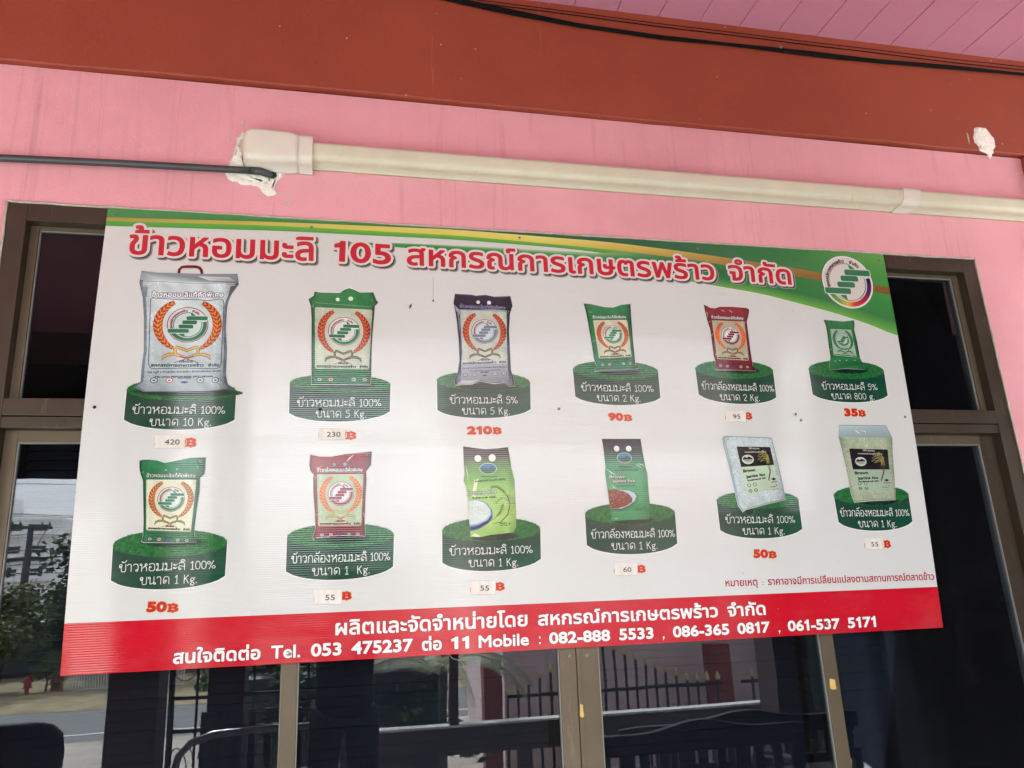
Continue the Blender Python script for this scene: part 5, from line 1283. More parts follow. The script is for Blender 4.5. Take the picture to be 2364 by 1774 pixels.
def pack10():
    art = Art(pack_shade(10, .7)); L0 = 10; q = lambda x, y: QC(10, x, y)
    pts = [tuple(p) for p in D['bag'][10]]
    grad_body(art, 10, [(0, C(34, 30, 36)), (.12, C(36, 34, 38)), (.22, C(34, 84, 62)), (.34, C(40, 140, 84)), (.6, C(66, 158, 98)), (.85, C(66, 150, 94)), (1, C(60, 146, 90))], L0)
    lx = q(540, 282); art.disc(*lx, 22.5, C(186, 208, 200), L0 + 3, 28, 15.5); art.disc(*lx, 21, C(60, 122, 168), L0 + 4, 28, 14.2)
    art.poly([(lx[0] + 20.6 * cos(a), lx[1] + 14 * sin(a)) for a in [pi + .05 + (pi - .1) * k / 12 for k in range(13)]] + [(lx[0] + 12, lx[1] + 4), (lx[0], lx[1] + 2), (lx[0] - 12, lx[1] + 4)], C(32, 74, 44), L0 + 5)
    for a in (20, 60, 100, 140, 200): art.line([(lx[0] + 7, lx[1] + 2), (lx[0] + 7 + 9 * cos(radians(a)), lx[1] + 3 + 7 * sin(radians(a)))], [1.2, .3], C(20, 50, 36), L0 + 6)
    art.text('วิถีไทยชุมชน', q(475, 398), q(625, 394), 4.2, [(C(44, 60, 40), 0, 0, 0, 0)], L0 + 6, 'B', r=.3)
    art.text('จากแหล่งผลิตที่ดี อำเภอพร้าว เชียงใหม่', q(425, 432), q(700, 424), 3.6, [(C(40, 60, 44), 0, 0, 0, 0)], L0 + 6, 'B', r=.2)
    SHB = [(C(52, 42, 46), 1.5, .6, -.6, 0), (C(196, 200, 190), 0, 0, 0, 1)]
    art.text('Brown', q(372, 515), q(552, 515), 9.0, SHB, L0 + 6, 'B', r=.3, ref='B')
    art.text('Jasmine Rice', q(412, 562), q(660, 555), 8.5, SHB, L0 + 6, 'B', r=.3, ref='J')
    art.text('ข้าวกล้องหอมมะลิ 100%', q(455, 610), q(662, 604), 3.4, [(C(40, 78, 52), 0, 0, 0, 0)], L0 + 6, 'B', r=.2)
    art.poly([q(355, 640), q(480, 640), q(590, 645), q(660, 670), q(692, 715), q(670, 770), q(600, 830), q(500, 875), q(385, 862), q(370, 780)], C(46, 104, 84), L0 + 5)
    art.poly([q(357, 642), q(480, 642), q(590, 650), q(650, 675), q(680, 715), q(655, 770), q(590, 820), q(500, 855), q(385, 852)], C(176, 202, 204), L0 + 6)
    rp = [q(358, 645), q(440, 640), q(520, 655), q(590, 690), q(632, 740), q(625, 785), q(560, 822), q(470, 850), q(388, 850), q(372, 760)]
    art.poly(rp, C(124, 52, 36), L0 + 7)
    grains(art, rp, 300, [C(160, 66, 42), C(196, 110, 66), C(96, 34, 30), C(214, 150, 84), C(140, 56, 40)], L0 + 8, (3.5, 6), 1.6, 6)
    art.line([q(388, 878), q(500, 880), q(610, 835), q(690, 740), q(700, 700)], [1.4, 2, 2, 1.4, .4], C(50, 116, 74), L0 + 7)
    for gx in range(12):
        for gz in range(3):
            x, y = q(408 + gx * 36 + (gz % 2) * 18, 893 + gz * 34)
            if inside((x, y), pts): art.line([(x - 3.4, y), (x, y + 3.2), (x + 3.4, y), (x, y - 3.2)], .8, C(128, 196, 146), L0 + 3, True)
    for gx in range(10):
        for gz in range(9):
            x, y = q(350 + gx * 50 + (gz % 2) * 25, 420 + gz * 46)
            if inside((x, y), pts): art.line([(x - 2.6, y), (x, y + 2.6), (x + 2.6, y), (x, y - 2.6)], .5, C(84, 172, 112), L0 + 2, True)
    art.text('Net Weight', q(672, 865), q(752, 862), 2.8, [(C(30, 60, 40), 0, 0, 0, 0)], L0 + 6, 'B', r=.25, ref='N')
    art.text('1', q(760, 863), q(770, 862), 7, [(C(30, 56, 36), 0, 0, 0, 0)], L0 + 6, 'B', r=.3)
    art.line([q(332, 405), q(400, 455), q(450, 480)], [.4, 2.8, .3], C(200, 232, 212), L0 + 6)
    art.line([q(400, 580), q(420, 615), q(460, 632)], [.4, 3.4, .3], C(170, 220, 190), L0 + 4)
    art.line([q(655, 352), q(700, 372), q(740, 400)], [.3, 1.8, .3], C(205, 232, 215), L0 + 6)
    art.line([q(690, 350), q(740, 360), q(780, 390)], [.3, 1.8, .3], C(215, 238, 222), L0 + 6)
    art.line([q(425, 968), q(465, 962)], [.4, 2], C(225, 242, 228), L0 + 6)
    for (x, z, r_) in D['hole'][10]: art.disc(x, z, r_ * .85, C(236, 234, 228), L0 + 9, 24)
    return art.build('printed_rice_bag', MT['print'], sign, 'printed ' + NAMES[10])
def vac(i, base, gl, label_bg, shift):
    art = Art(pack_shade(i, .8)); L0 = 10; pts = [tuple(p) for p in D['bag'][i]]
    x0, z0, x1, z1 = bbox([pts]); cc = Vector(((x0 + x1) / 2, (z0 + z1) / 2))
    art.poly([((Vector(p) - cc) * 1.012 + cc)[:] for p in pts], C(240, 240, 236), L0)
    art.poly(pts, lerp(base, C(90, 120, 130), .4), L0 + 1)
    inn = [((Vector(p) - cc) * .965 + cc)[:] for p in pts]
    art.fine(inn, base, L0 + 2)
    body = inn
    if i == 12:
        tpz = QC(12, 0, 205)[1]
        body = [QC(12, *p) for p in ((190, 210), (820, 225), (828, 400), (852, 700), (856, 950), (600, 960), (378, 978), (335, 870), (295, 650), (245, 420))]
        art.poly([QC(12, *p) for p in ((192, 64), (748, 69), (820, 212), (186, 203))], C(190, 216, 218), L0 + 3)
        art.line([QC(12, 186, 205), QC(12, 822, 220)], 1.4, C(218, 232, 230), L0 + 5)
        art.line([QC(12, 370, 115), QC(12, 410, 145), QC(12, 440, 170)], [.5, 4, .5], C(224, 236, 236), L0 + 4)
        art.line([QC(12, 440, 125), QC(12, 505, 140), QC(12, 500, 175)], [.5, 3, .5], C(232, 240, 240), L0 + 4)
    grains(art, body, 900, gl + [lerp(base, C(60, 90, 90), .45)], L0 + 3, (5, 9), 2.1, i)
    if i == 11:
        art.line([QC(11, 165, 120), QC(11, 235, 400), QC(11, 300, 700), QC(11, 350, 940), QC(11, 405, 1015)], [2, 4, 5, 4, 2], C(150, 186, 200), L0 + 4)
        art.poly([QC(11, *p) for p in ((195, 140), (300, 150), (300, 200), (200, 185))], C(205, 228, 230), L0 + 4)
    F = quadmap(D['quad'][i]); sp = .50 if i == 12 else .565
    art.poly([F(0, sp), F(1, sp), F(1, .98), F(.98, 1), (F(.02, 1)), F(0, .98)], C(38, 32, 38), L0 + 5)
    art.poly([F(0, 0), F(1, 0), F(1, sp), F(0, sp)], label_bg, L0 + 5)
    art.text('วิถีไทยชุมชน', F(.34, .945), F(.66, .945), 4, [(C(196, 196, 186), 0, 0, 0, 0)], L0 + 6, 'B', r=.25)
    art.text('จากแหล่งผลิตที่ดี อำเภอพร้าว เชียงใหม่', F(.20, .865), F(.84, .865), 3.6, [(C(190, 190, 180), 0, 0, 0, 0)], L0 + 6, 'B', r=.22)
    c0 = F(.25, .72 if i == 11 else .69); art.disc(*c0, 19.5, C(206, 216, 200), L0 + 6, 26, 14)
    r = random.Random(3)
    art.poly([(c0[0] - 17, c0[1] + 2), (c0[0] - 10, c0[1] + 8), (c0[0] - 3, c0[1] + 5), (c0[0] + 4, c0[1] + 9), (c0[0] + 15, c0[1] + 4), (c0[0] + 17, c0[1]), (c0[0] - 16, c0[1] - 1)], C(46, 40, 42), L0 + 7)
    for k in range(8): art.line([(c0[0] - 12 + 3.4 * k, c0[1] - 2), (c0[0] - 10 + 3.4 * k, c0[1] - 10 + abs(k - 3.5))], [1.8, .8], C(46, 40, 42), L0 + 7)
    yl = C(176, 166, 92)
    for k, (a, b) in enumerate((((.60, .85), (.76, .92)), ((.55, .78), (.74, .86)), ((.53, .70), (.72, .80)), ((.60, .66), (.74, .74)))):
        tip = Vector(F(*a)); mid = Vector(F(*b)); base_ = Vector(F(.88 - .03 * k, .60)); rt = Vector(F(.735, .21 + .01 * k))
        path = [rt, (rt + base_) / 2 + Vector((4 + k, 2)), base_, (mid + base_) / 2 + Vector((5, 5)), mid, tip]
        art.line([p[:] for p in path[:3]], [2.0, 1.2, 1.0], C(84, 62, 52), L0 + 7)
        art.line([p[:] for p in path[2:]], [1.2, 2.6, 2.2, .5], yl, L0 + 7)
        for t in range(7):
            p = path[3].lerp(path[5], t / 7); art.line([p[:], (p + Vector((-4.0, -2.6 + .4 * t)))[:]], [1.5, .4], yl, L0 + 8)
    tb = [(C(48, 40, 42), 0, 0, 0, 0)]
    art.text('Brown', F(.03, sp - .12), F(.40, sp - .115), 9.5, tb, L0 + 6, 'B', r=.75, ref='B')
    art.text('Jasmine', F(.08, sp - .245), F(.44, sp - .235), 9.5, tb, L0 + 6, 'B', r=.6, ref='J')
    art.text('Rice', F(.49, sp - .235), F(.66, sp - .230), 8, tb, L0 + 6, 'B', r=.6, ref='R')
    art.text('ข้าวกล้องหอมมะลิ 100%', F(.10, sp - .31), F(.66, sp - .30), 4.0, tb, L0 + 6, 'B', r=.4)
    for (u, v) in ((.12, .17), (.29, .17), (.12, .05), (.29, .05)):
        c1 = F(u, v); art.disc(*c1, 6.2, C(60, 66, 62), L0 + 6, 16, 5.2); art.disc(*c1, 4.4, label_bg, L0 + 7, 14, 3.6)
        if v < .1: art.line([(c1[0] - 4, c1[1]), (c1[0] + 4, c1[1])], 1.8, C(70, 76, 72), L0 + 8)
    dm = F(.89, .235); art.poly([(dm[0] - 8.5, dm[1]), (dm[0], dm[1] + 4.5), (dm[0] + 8.5, dm[1]), (dm[0], dm[1] - 4.5)], C(48, 36, 44), L0 + 6)
    art.text('1', F(.925, .05), F(.945, .05), 8, tb, L0 + 6, 'B', r=.3)
    art.text('Net Weight', F(.74, .055), F(.90, .055), 3.0, tb, L0 + 6, 'B', r=.15, ref='N')
    art.text('ผลิตภัณฑ์ไทย', F(.80, .155), F(.99, .155), 2.8, tb, L0 + 6, 'B', r=.15)
    art.line([F(.74, .0), F(.98, .0)], 3.0, lerp(label_bg, C(150, 170, 160), .6), L0 + 6)
    return art.build('printed_rice_bag', MT['print'], sign, 'printed ' + NAMES[i])

for i in range(1, 13):
    pod, _ = podium(i)
    ca = Art()
    for s, (p0, p1), in zip(CAPT[i], (D['cap'][i][0], D['cap'][i][1])):
        ca.text(s, p0, p1, 17.6, [(C(236, 240, 236), 0, 0, 0, 0)], 24, 'L', r=.84)
    ca.build('caption', MT['print'], pod)
for i in range(1, 9): bag_emblem(i)
pack9(); pack10()
vac(11, C(200, 216, 216), [C(232, 240, 238), C(208, 222, 224), C(150, 176, 182), C(244, 248, 246), C(176, 198, 202)], C(204, 226, 196), 0)
vac(12, C(176, 190, 160), [C(206, 212, 184), C(186, 198, 166), C(138, 150, 122), C(220, 222, 198), C(160, 174, 142)], C(176, 200, 174), 0)

# printed prices and the paper stickers pasted over some of them
def baht(art, p0, p1, h, cols, layer):
    """heavy baht sign: B with a short bar above and below"""
    W_ = math.hypot(p1[0] - p0[0], p1[1] - p0[1]); hh_ = h * .86
    def g(x, z): return (p0[0] + x * W_, p0[1] + h * .07 + z * hh_)
    outer = ccw([(0, 0), (.70, 0), (.90, .06), (1, .22), (.98, .40), (.84, .52), (.94, .64), (.95, .80), (.84, .94), (.66, 1), (0, 1), (0, .82), (.08, .82), (.08, .18), (0, .18)])
    b1 = [(.36, .62), (.36, .76), (.56, .76), (.62, .69), (.56, .62)]; b2 = [(.36, .24), (.36, .40), (.60, .40), (.66, .32), (.60, .24)]
    tk1 = ccw([(.42, 1), (.56, 1), (.56, 1.10), (.42, 1.10)]); tk2 = ccw([(.42, 0), (.56, 0), (.56, -.10), (.42, -.10)])
    for col, er, ls in cols:
        cs = [[g(*p) for p in c] for c in (outer, tk1, tk2)]
        hs = [[g(*p) for p in c] for c in (b1, b2)]
        gx, gy, Fd = sdf_field([ccw(c) for c in cs] + [ccw(c)[::-1] for c in hs], True, er + 1, .4)
        V, F = iso_fill(gx, gy, Fd, er); art.tri(V, F, col, layer + ls)
PCOL = [(C(226, 178, 62), 1.0, 0, 0, 0), (C(206, 38, 44), 0, 0, 0, 1)]
for i in range(1, 13):
    (p0, p1), stk, txt, h = D['price'][i]
    pr = Art()
    if stk is None:
        W_ = p1[0] - p0[0]; bw = 25.0
        nd = (p1[0] - bw - 2, p0[1] + (p1[1] - p0[1]) * (W_ - bw - 2) / W_)
        pr.text(txt, p0, nd, h * 1.18, PCOL, 3, 'B', r=2.1)
        baht(pr, (p1[0] - bw, p1[1] - 1), p1, h * 1.05, [(C(226, 178, 62), 1.0, 0), (C(206, 38, 44), 0, 1)], 3)
    else:
        baht(pr, p0, p1, h, [(C(226, 178, 62), 1.0, 0), (C(206, 38, 44), 0, 1)], 3)
        pr.line([(stk[1][0], stk[1][1] + 9), (stk[1][0] + .8, stk[1][1] + 20)], 3, C(210, 70, 40), 3)
        pr.line([(stk[0][0] - .6, stk[0][1] + 6), (stk[0][0] - .2, stk[0][1] + 18)], 2, C(215, 120, 50), 3)
    o = pr.build('printed_price', MT['print'], sign)
    o['label'] = 'red printed baht price under the ' + NAMES[i]
    if stk:
        sa = Art(); bl_, br_, tr_, tl_ = [Vector(p) for p in stk]
        e = random.Random(i)
        sa.poly([(bl_ + Vector((.9, -.9)))[:], (br_ + Vector((.9, -.9)))[:], (tr_ + Vector((.9, -.9)))[:], (tl_ + Vector((.9, -.9)))[:]], C(176, 168, 158), 5)  # grey offset copy paints the sticker's cast shadow on the board
        base = C(240, 236, 228)
        n = 8
        A_ = [tl_.lerp(tr_, k / n)[:] for k in range(n + 1)]; B_ = [bl_.lerp(br_, k / n)[:] for k in range(n + 1)]
        cf = lambda t: lerp(base, C(226, 218, 204), e.random())
        sa.strip(A_, B_, cf, cf, 8)
        o = sa.build('price_sticker', MT['paper'], sign, 'white paper price sticker printed ' + txt)
        ta = Art(); u = (br_ - bl_).normalized(); nn = Vector((-u.y, u.x))
        sw_ = (br_ - bl_).length
        w2 = 36 if len(txt) == 3 else 24
        c = bl_.lerp(br_, .56) + nn * ((tl_ - bl_).length * .26)
        ta.text(txt, (c - u * w2 / 2)[:], (c + u * w2 / 2)[:], 13.5, [(C(34, 32, 34), 0, 0, 0, 0)], 12, 'B', r=.25)
        ta.build('printed_number', MT['paper'], o)
# fixing screws and holes, stuck debris
sm2 = screw_mesh(.0042, .0016); sm2.materials.append(MT['screw'])
sm3 = screw_mesh(.0044, .0004); sm3.materials.append(MT['hole'])
for k, (x, z) in enumerate(D['screws'][:13]):
    x /= 1000; z /= 1000
    o = link('screw' if k not in (5,) else 'drilled_hole', sm2 if k not in (5, 6) else sm3, None, sign, (x, -bulge(x, z) - .0030, z))
    if k == 5: o['label'] = 'black drilled hole near the left edge of the board'
db = MB().tube([(0, -.002, -.007), (.003, -.004, 0), (.006, -.002, .007)], [.0008, .0024, .0008], 6)
o = tag(db.build('dry_leaf', MT['debris']), 'small curled dry leaf stuck on the white board right of the green bag', 'leaf')
o.location = (.814, -bulge(.814, .945) - .002, 1.36 + .945)
st2 = Art(); st2.line([D['marks'][1], D['marks'][2]], 1.1, C(176, 150, 110), 3); st2.disc(D['marks'][2][0], D['marks'][2][1], 3.2, C(110, 70, 40), 4, 10)
st2.build('rust_drip', MT['print'], sign, 'thin rusty drip mark above the silver bag')
# loose strand of twine under the sign
tw = MB().tube([(.915, .002, 1.362), (.925, -.004, 1.350), (.942, -.006, 1.345), (.950, -.004, 1.338), (.955, -.002, 1.330), (.951, -.002, 1.326)], .0006, 5)
tag(tw.build('twine', MT['caulk']), 'thin loose strand hanging from the bottom edge of the board', 'string')

# ------------------------------------------------------------------ pipes and cables on the wall
tk = tag(empty('cable_trunking', (0, 0, 0)), 'cream plastic cable trunking with rounded elbow running right across the pink wall', 'trunking')
def tprof(z0, z1, y0, d, r, n=5):
    """closed profile (y,z) with two rounded outer corners and base lip"""
    p = [(y0, z0), (y0 - .010, z0), (y0 - .010, z0 + .0035)]
    yf = y0 - d
    for k in range(n + 1):
        a = radians(90 * k / n); p.append((yf + r - r * sin(a), z0 + .0035 + r - r * cos(a)))
    for k in range(n + 1):
        a = radians(90 * k / n); p.append((yf + r * .8 - r * .8 * cos(a), z1 - .003 - r * .8 + r * .8 * sin(a)))
    p += [(y0 - .010, z1 - .003), (y0 - .010, z1), (y0, z1)]
    return p
Z0, Z1 = 2.7225, 2.7865
MB().prism(tprof(Z0, Z1, .008, .062, .018), .50, 6.0, 'x', True).build('duct', MT['trunk'], tk)
el = MB()
el.prism(tprof(2.706, 2.802, .008, .072, .022), .4985, .536, 'x', True)
el.build('elbow_collar', MT['trunkw'], tk)
# elbow body: rounded end turning into the wall
bm = bmesh.new()
prof_n = 12; rings = []
outline = [(.498, 2.7095, 2.7995, .072), (.486, 2.7075, 2.8035, .072), (.474, 2.7045, 2.8085, .072), (.40, 2.7040, 2.8110, .072), (.372, 2.7045, 2.8105, .0715), (.358, 2.7075, 2.8065, .069), (.349, 2.713, 2.8005, .063), (.3440, 2.722, 2.7920, .052), (.3425, 2.730, 2.784, .036)]
for x, za, zb, dd in outline:
    pr_ = tprof(za, zb, .008, dd, .019, 5)
    rings.append([bm.verts.new((x, y, z)) for y, z in pr_])
for a, b in zip(rings, rings[1:]):
    for k in range(len(a)): bm.faces.new((a[k], a[(k + 1) % len(a)], b[(k + 1) % len(b)], b[k]))
bm.faces.new(rings[-1]); bm.faces.new(rings[0])
bmesh.ops.recalc_face_normals(bm, faces=bm.faces)
for f in bm.faces: f.smooth = True
me = bpy.data.meshes.new('elbow'); bm.to_mesh(me); bm.free()
o = link('elbow', me, MT['trunkw'], tk)
MB().box(.5025, .5305, -.0662, -.0648, 2.755, 2.781, .0004).build('embossed_mark', MT['trunkw'], tk)
patch('base_plate', [(.327, 2.80), (.323, 2.73), (.345, 2.700), (.45, 2.700), (.45, 2.812), (.36, 2.822)], .0035, .003, MT['trunk'], .0003, 2, tk)
cs_ = MB().prism(tprof(2.7185, 2.7915, .0078, .0655, .019), 2.462, 2.527, 'x', True).build('joint_clip', MT['trunkw'], tk, lambda v: (v[0] + (.016 if v[0] > 2.5 else 0) * 0 + (v[2] - 2.72) * .22, v[1], v[2]))
pp = tag(empty('conduit_pipe', (0, 0, 0)), 'dark grey conduit ending in a cut tip at the white plaster patch', 'pipe')
MB().tube([(-3.0, -.012, 2.66), (-1.5, -.012, 2.664), (-.6, -.012, 2.672), (-.273, -.012, 2.681), (.012, -.012, 2.690), (.30, -.012, 2.6955), (.372, -.012, 2.697)], .0100, 14).build('pipe', MT['pipe'], pp)
MB().tube([(.366, -.012, 2.697), (.392, -.012, 2.6965), (.415, -.004, 2.6935), (.428, .006, 2.690)], [.0112, .0112, .0105, .006], 14).build('end_fitting', MT['pipe'], pp)
cb = tag(empty('cable_bundle', (0, 0, 0)), 'black bundle of drooping cables along the top of the red beam', 'cable')
CBP = [(.60, 3.372), (.919, 3.351), (1.144, 3.326), (1.377, 3.304), (1.652, 3.296), (1.871, 3.301), (2.108, 3.303), (2.502, 3.304), (2.844, 3.316), (3.111, 3.323), (3.8, 3.335), (6, 3.345)]
xs_ = np.array([p[0] for p in CBP]); zs_ = np.array([p[1] for p in CBP])
def cab(dz, dy, r, wob, seed, x0=.5, x1=6, zf=None):
    rr = random.Random(seed); ph = rr.uniform(0, 6); pts = []
    for k in range(90):
        x = x0 + (x1 - x0) * k / 89
        z = (np.interp(x, xs_, zs_) if zf is None else zf(x)) + dz + wob * sin(x * 5.1 + ph) + wob * .6 * sin(x * 11 + ph * 2)
        pts.append((x, dy, float(z)))
    return MB().tube(pts, r, 7)
for k, (dz, dy, r, wb) in enumerate(((0, -.022, .0040, .0008), (.0055, -.020, .0030, .0020), (-.0045, -.019, .0027, .0022), (.002, -.026, .0022, .0016))):
    cab(dz, dy, r, wb, k).build('cable', MT['cable'], cb)
cab(.0, -.019, .0017, .0012, 9, zf=lambda x: 3.343 + .004 * sin(x * 2)).build('thin_wire', MT['cable'], cb)
cab(.012, -.018, .0012, .001, 12, zf=lambda x: 3.345 + .004 * sin(x * 2 + .4)).build('thin_wire', MT['cable'], cb)
MB().tube([(2.10, -.014, 3.309), (2.10, -.034, 3.309)], [.006, .005], 8).build('cable_clip', MT['screw'], cb)

# ------------------------------------------------------------------ what stands on and beyond the porch (seen in the window glass)
# office chair
ch = tag(empty('office_chair', (-.62, -1.15, 0)), 'black plastic chair with rounded back standing on the porch left of the window', 'chair')
bk = MB(); nn_ = 20; ringsb = []
for (z, hw, y) in ((.62, .20, .03), (.70, .235, .015), (.85, .255, 0), (.98, .262, .012), (1.045, .255, .022), (1.075, .225, .03), (1.088, .17, .034)):
    ringsb.append([(hw * cos(2 * pi * k / nn_), y + .055 * sin(2 * pi * k / nn_) + .05 * abs(cos(2 * pi * k / nn_)) ** 2 * -1, z) for k in range(nn_)])
for a in ringsb: bk.v += a
for j in range(len(ringsb) - 1):
    for k in range(nn_): bk.f.append((j * nn_ + k, j * nn_ + (k + 1) % nn_, (j + 1) * nn_ + (k + 1) % nn_, (j + 1) * nn_ + k)); bk.sm.append(True)
bk.f += [tuple(range(nn_)), tuple((len(ringsb) - 1) * nn_ + k for k in range(nn_))]; bk.sm += [False, True]
bk.build('backrest', MT['blackpl'], ch)
MB().box(-.24, .24, -.46, .0, .44, .52, .03).build('seat', MT['blackpl'], ch)
MB().tube([(0, -.22, .44), (0, -.22, .10)], .025, 10).build('column', MT['iron'], ch)
MB().tube([(0, -.05, .46), (0, .05, .50), (0, .04, .70)], .022, 8).build('back_bracket', MT['iron'], ch)
for k in range(5):
    a = 2 * pi * k / 5 + .3
    MB().tube([(0, -.22, .12), (.28 * cos(a), -.22 + .28 * sin(a), .06)], [.022, .016], 8).build('leg', MT['iron'], ch)
    MB().tube([(.28 * cos(a) - .012, -.22 + .28 * sin(a), .028), (.28 * cos(a) + .012, -.22 + .28 * sin(a), .028)], .028, 12).build('caster', MT['blackpl'], ch)

# two carved benches below the window, their backs to the glass
def bench(loc, w, label, slats, ch=.86):
    b = tag(empty('wooden_bench', loc), label, 'bench', 'carved dark benches on the porch')
    n = 24; up, lo = [], []
    for k in range(n + 1):
        t = -1 + 2 * k / n
        z = ch + .022 * math.exp(-(t * 3.2) ** 2) + .010 * cos(t * pi * 2) - .03 * abs(t) ** 3
        up.append((t * w / 2, z)); lo.append((t * w / 2, ch - .10))
    MB().prism(up + lo[::-1], -.018, .018, 'y').build('crest_rail', MT['wood'], b)
    MB().box(-w / 2, w / 2, -.015, .015, .50, .55, .004).build('lower_rail', MT['wood'], b)
    for k in range(slats):
        x = -w / 2 + .06 + (w - .12) * k / (slats - 1)
        MB().box(x - .022, x + .022, -.009, .009, .5502, ch - .1002, .002).build('slat', MT['wood'], b)
    MB().box(-w / 2, w / 2, -.46, -.016, .40, .435, .006).build('seat', MT['wood'], b)
    for sx in (-1, 1):
        x = sx * (w / 2 - .03)
        MB().box(x - .025, x + .025, -.45, -.40, 0, .3998, .004).build('leg', MT['wood'], b)
        MB().box(x - .025, x + .025, -.015, .03, 0, .4998, .004).build('leg', MT['wood'], b)
        MB().tube([(x, -.44, .43), (x, -.45, .60), (x, -.40, .645), (x, -.10, .66), (x, .0, .66)], .02, 8).build('armrest', MT['wood'], b)
    return b
bench((2.25, -1.40, 0), 1.05, 'dark carved bench nearest the window on the right, back to the glass', 11)
bench((2.80, -2.05, 0), 1.45, 'dark carved bench farther right and farther from the glass', 17, .765)
# metal bench with tube arms
mb = tag(empty('tube_bench', (.05, -2.95, 0)), 'dark metal bench with shiny curved tube arms near the iron gate', 'bench')
MB().tube([(-.34, .15, 0), (-.33, .15, .50), (-.30, .15, .64), (-.24, .14, .70), (-.12, .12, .735), (.30, .10, .745), (.55, .10, .745)], .022, 10).build('arm_tube', MT['chrome'], mb)
MB().tube([(.55, .10, .745), (.57, .10, .60), (.57, .10, 0)], .022, 10).build('leg', MT['chrome'], mb)
MB().box(-.30, .55, -.30, .10, .42, .45, .006).build('seat', MT['iron'], mb)
for k in range(9): MB().box(-.26 + k * .095, -.22 + k * .095, -.32, -.30, .45, .80, .003).build('back_slat', MT['iron'], mb)
for x in (-.28, .53): MB().box(x - .02, x + .02, -.31, -.27, 0, .42).build('leg', MT['iron'], mb)

# iron gate between the porch columns
ig = tag(empty('iron_gate', (0, -3.62, 0)), 'black wrought iron gate with scrolls hung between the dark porch columns', 'gate')
def ibar(name, p, q_, r=.010, mat='iron', n=6): return MB().tube([p, q_], r, n).build(name, MT[mat], ig)
for x in (-.46, .62): ibar('post', (x, 0, 0), (x, 0, 1.75), .020)
for z in (.12, .64, .84, 1.62): ibar('rail', (-.46, 0, z), (.62, 0, z), .013)
for k, x in enumerate((-.30, -.12, .06, .24, .42)):
    ibar('picket', (x, 0, .12), (x, 0, 1.72), .009)
    MB().tube([(x, 0, 1.72), (x, 0, 1.75), (x, 0, 1.82)], [.016, .018, .001], 6).build('spear_tip', MT['gold'], ig)
for k in range(5):
    cx_ = -.38 + k * .18
    MB().tube([(cx_ + .07 * cos(radians(a)), 0, 1.02 + .07 * sin(radians(a))) for a in range(180, 361, 20)], .004, 5).build('ring_scroll', MT['iron'], ig)
    for s in (-1, 1):
        MB().tube([(cx_ + s * (.075 - .06 * t) * cos(5 * t), 0, .40 + (.17 - .13 * t) * sin(5 * t + .4)) for t in [i_ / 14 for i_ in range(15)]], .004, 5).build('scroll', MT['iron'], ig)
# low wall, neighbour's wall and spear fence on the right
pf = tag(empty('parapet', (0, -5.0, 0)), 'low dark parapet with a thin white coping in front of the pink wall', 'parapet')
MB().box(.84, 4.62, -.06, .06, .10, .318).build('panel', MT['darkcol'], pf)
MB().box(.83, 4.63, -.065, .065, .3185, .336, .002).build('coping', MT['whitepaint'], pf)
MB().box(1.555, 1.632, -.05, .05, .3365, 1.45, .004).build('post', MT['darkcol'], pf)
for x in (.9, 2.2, 3.5, 4.5): MB().box(x - .05, x + .05, -.05, .05, -.84, .0995).build('foot', MT['darkcol'], pf)
nw = tag(empty('neighbour_house', (0, -7.6, -.84)), 'pale pink rendered house wall standing behind the spear fence', 'house')
MB().box(2.55, 6.0, -3.0, 0, 0, 3.35).build('wall', MT['nwall'], nw)
MB().prism([(-3.5, 3.40), (.5, 3.40), (-1.5, 4.4)], 2.2, 6.4, 'x').build('roof', MT['brick'], nw)
MB().box(2.56, 5.99, .001, .03, 0, .12).build('plinth', MT['whitepaint'], nw)
for x0, x1 in ((2.22, 2.43), (5.03, 5.29)):
    g_ = tag(MB().box(x0, x1, -7.3, -7.1, -.84, .655, .006).build('gate_pier', MT['redcol']), 'dark red square pier %s the spear fence' % ('at the left end of' if x0 < 3 else 'between two runs of'), 'pier', 'dark red fence piers')
sf_ = tag(empty('spear_fence', (0, -6.9, 0)), 'black spear fence with gilded tips that rise and fall before the pink wall', 'fence')
MB().tube([(2.45, 0, .255), (5.05, 0, .250)], .022, 6).build('rail', MT['iron'], sf_)
MB().tube([(5.30, 0, .25), (5.85, 0, .25)], .022, 6).build('rail', MT['iron'], sf_)
MB().tube([(2.45, 0, -.70), (5.85, 0, -.70)], .014, 6).build('rail', MT['iron'], sf_)
sx_ = [2.45 + .1275 * k for k in range(21)] + [5.45, 5.58, 5.71]
for k, x in enumerate(sx_):
    if k < 9: zt2 = .27 + .05 * k
    elif k < 21: zt2 = max(.29, .72 - .052 * (k - 9))
    else: zt2 = .30 + .07 * (k - 21)
    MB().tube([(x, 0, -.84), (x, 0, zt2)], .0165, 6).build('picket', MT['iron'], sf_)
    MB().tube([(x, 0, zt2), (x, 0, zt2 + .02), (x, 0, zt2 + .10)], [.02, .032, .001], 6).build('spear_tip', MT['gold'], sf_)
tag(MB().box(5.80, 5.93, -7.05, -6.95, -.84, 2.6, .004).build('pale_post', MT['pale']), 'pale blue grey upright post at the end of the spear fence', 'post')
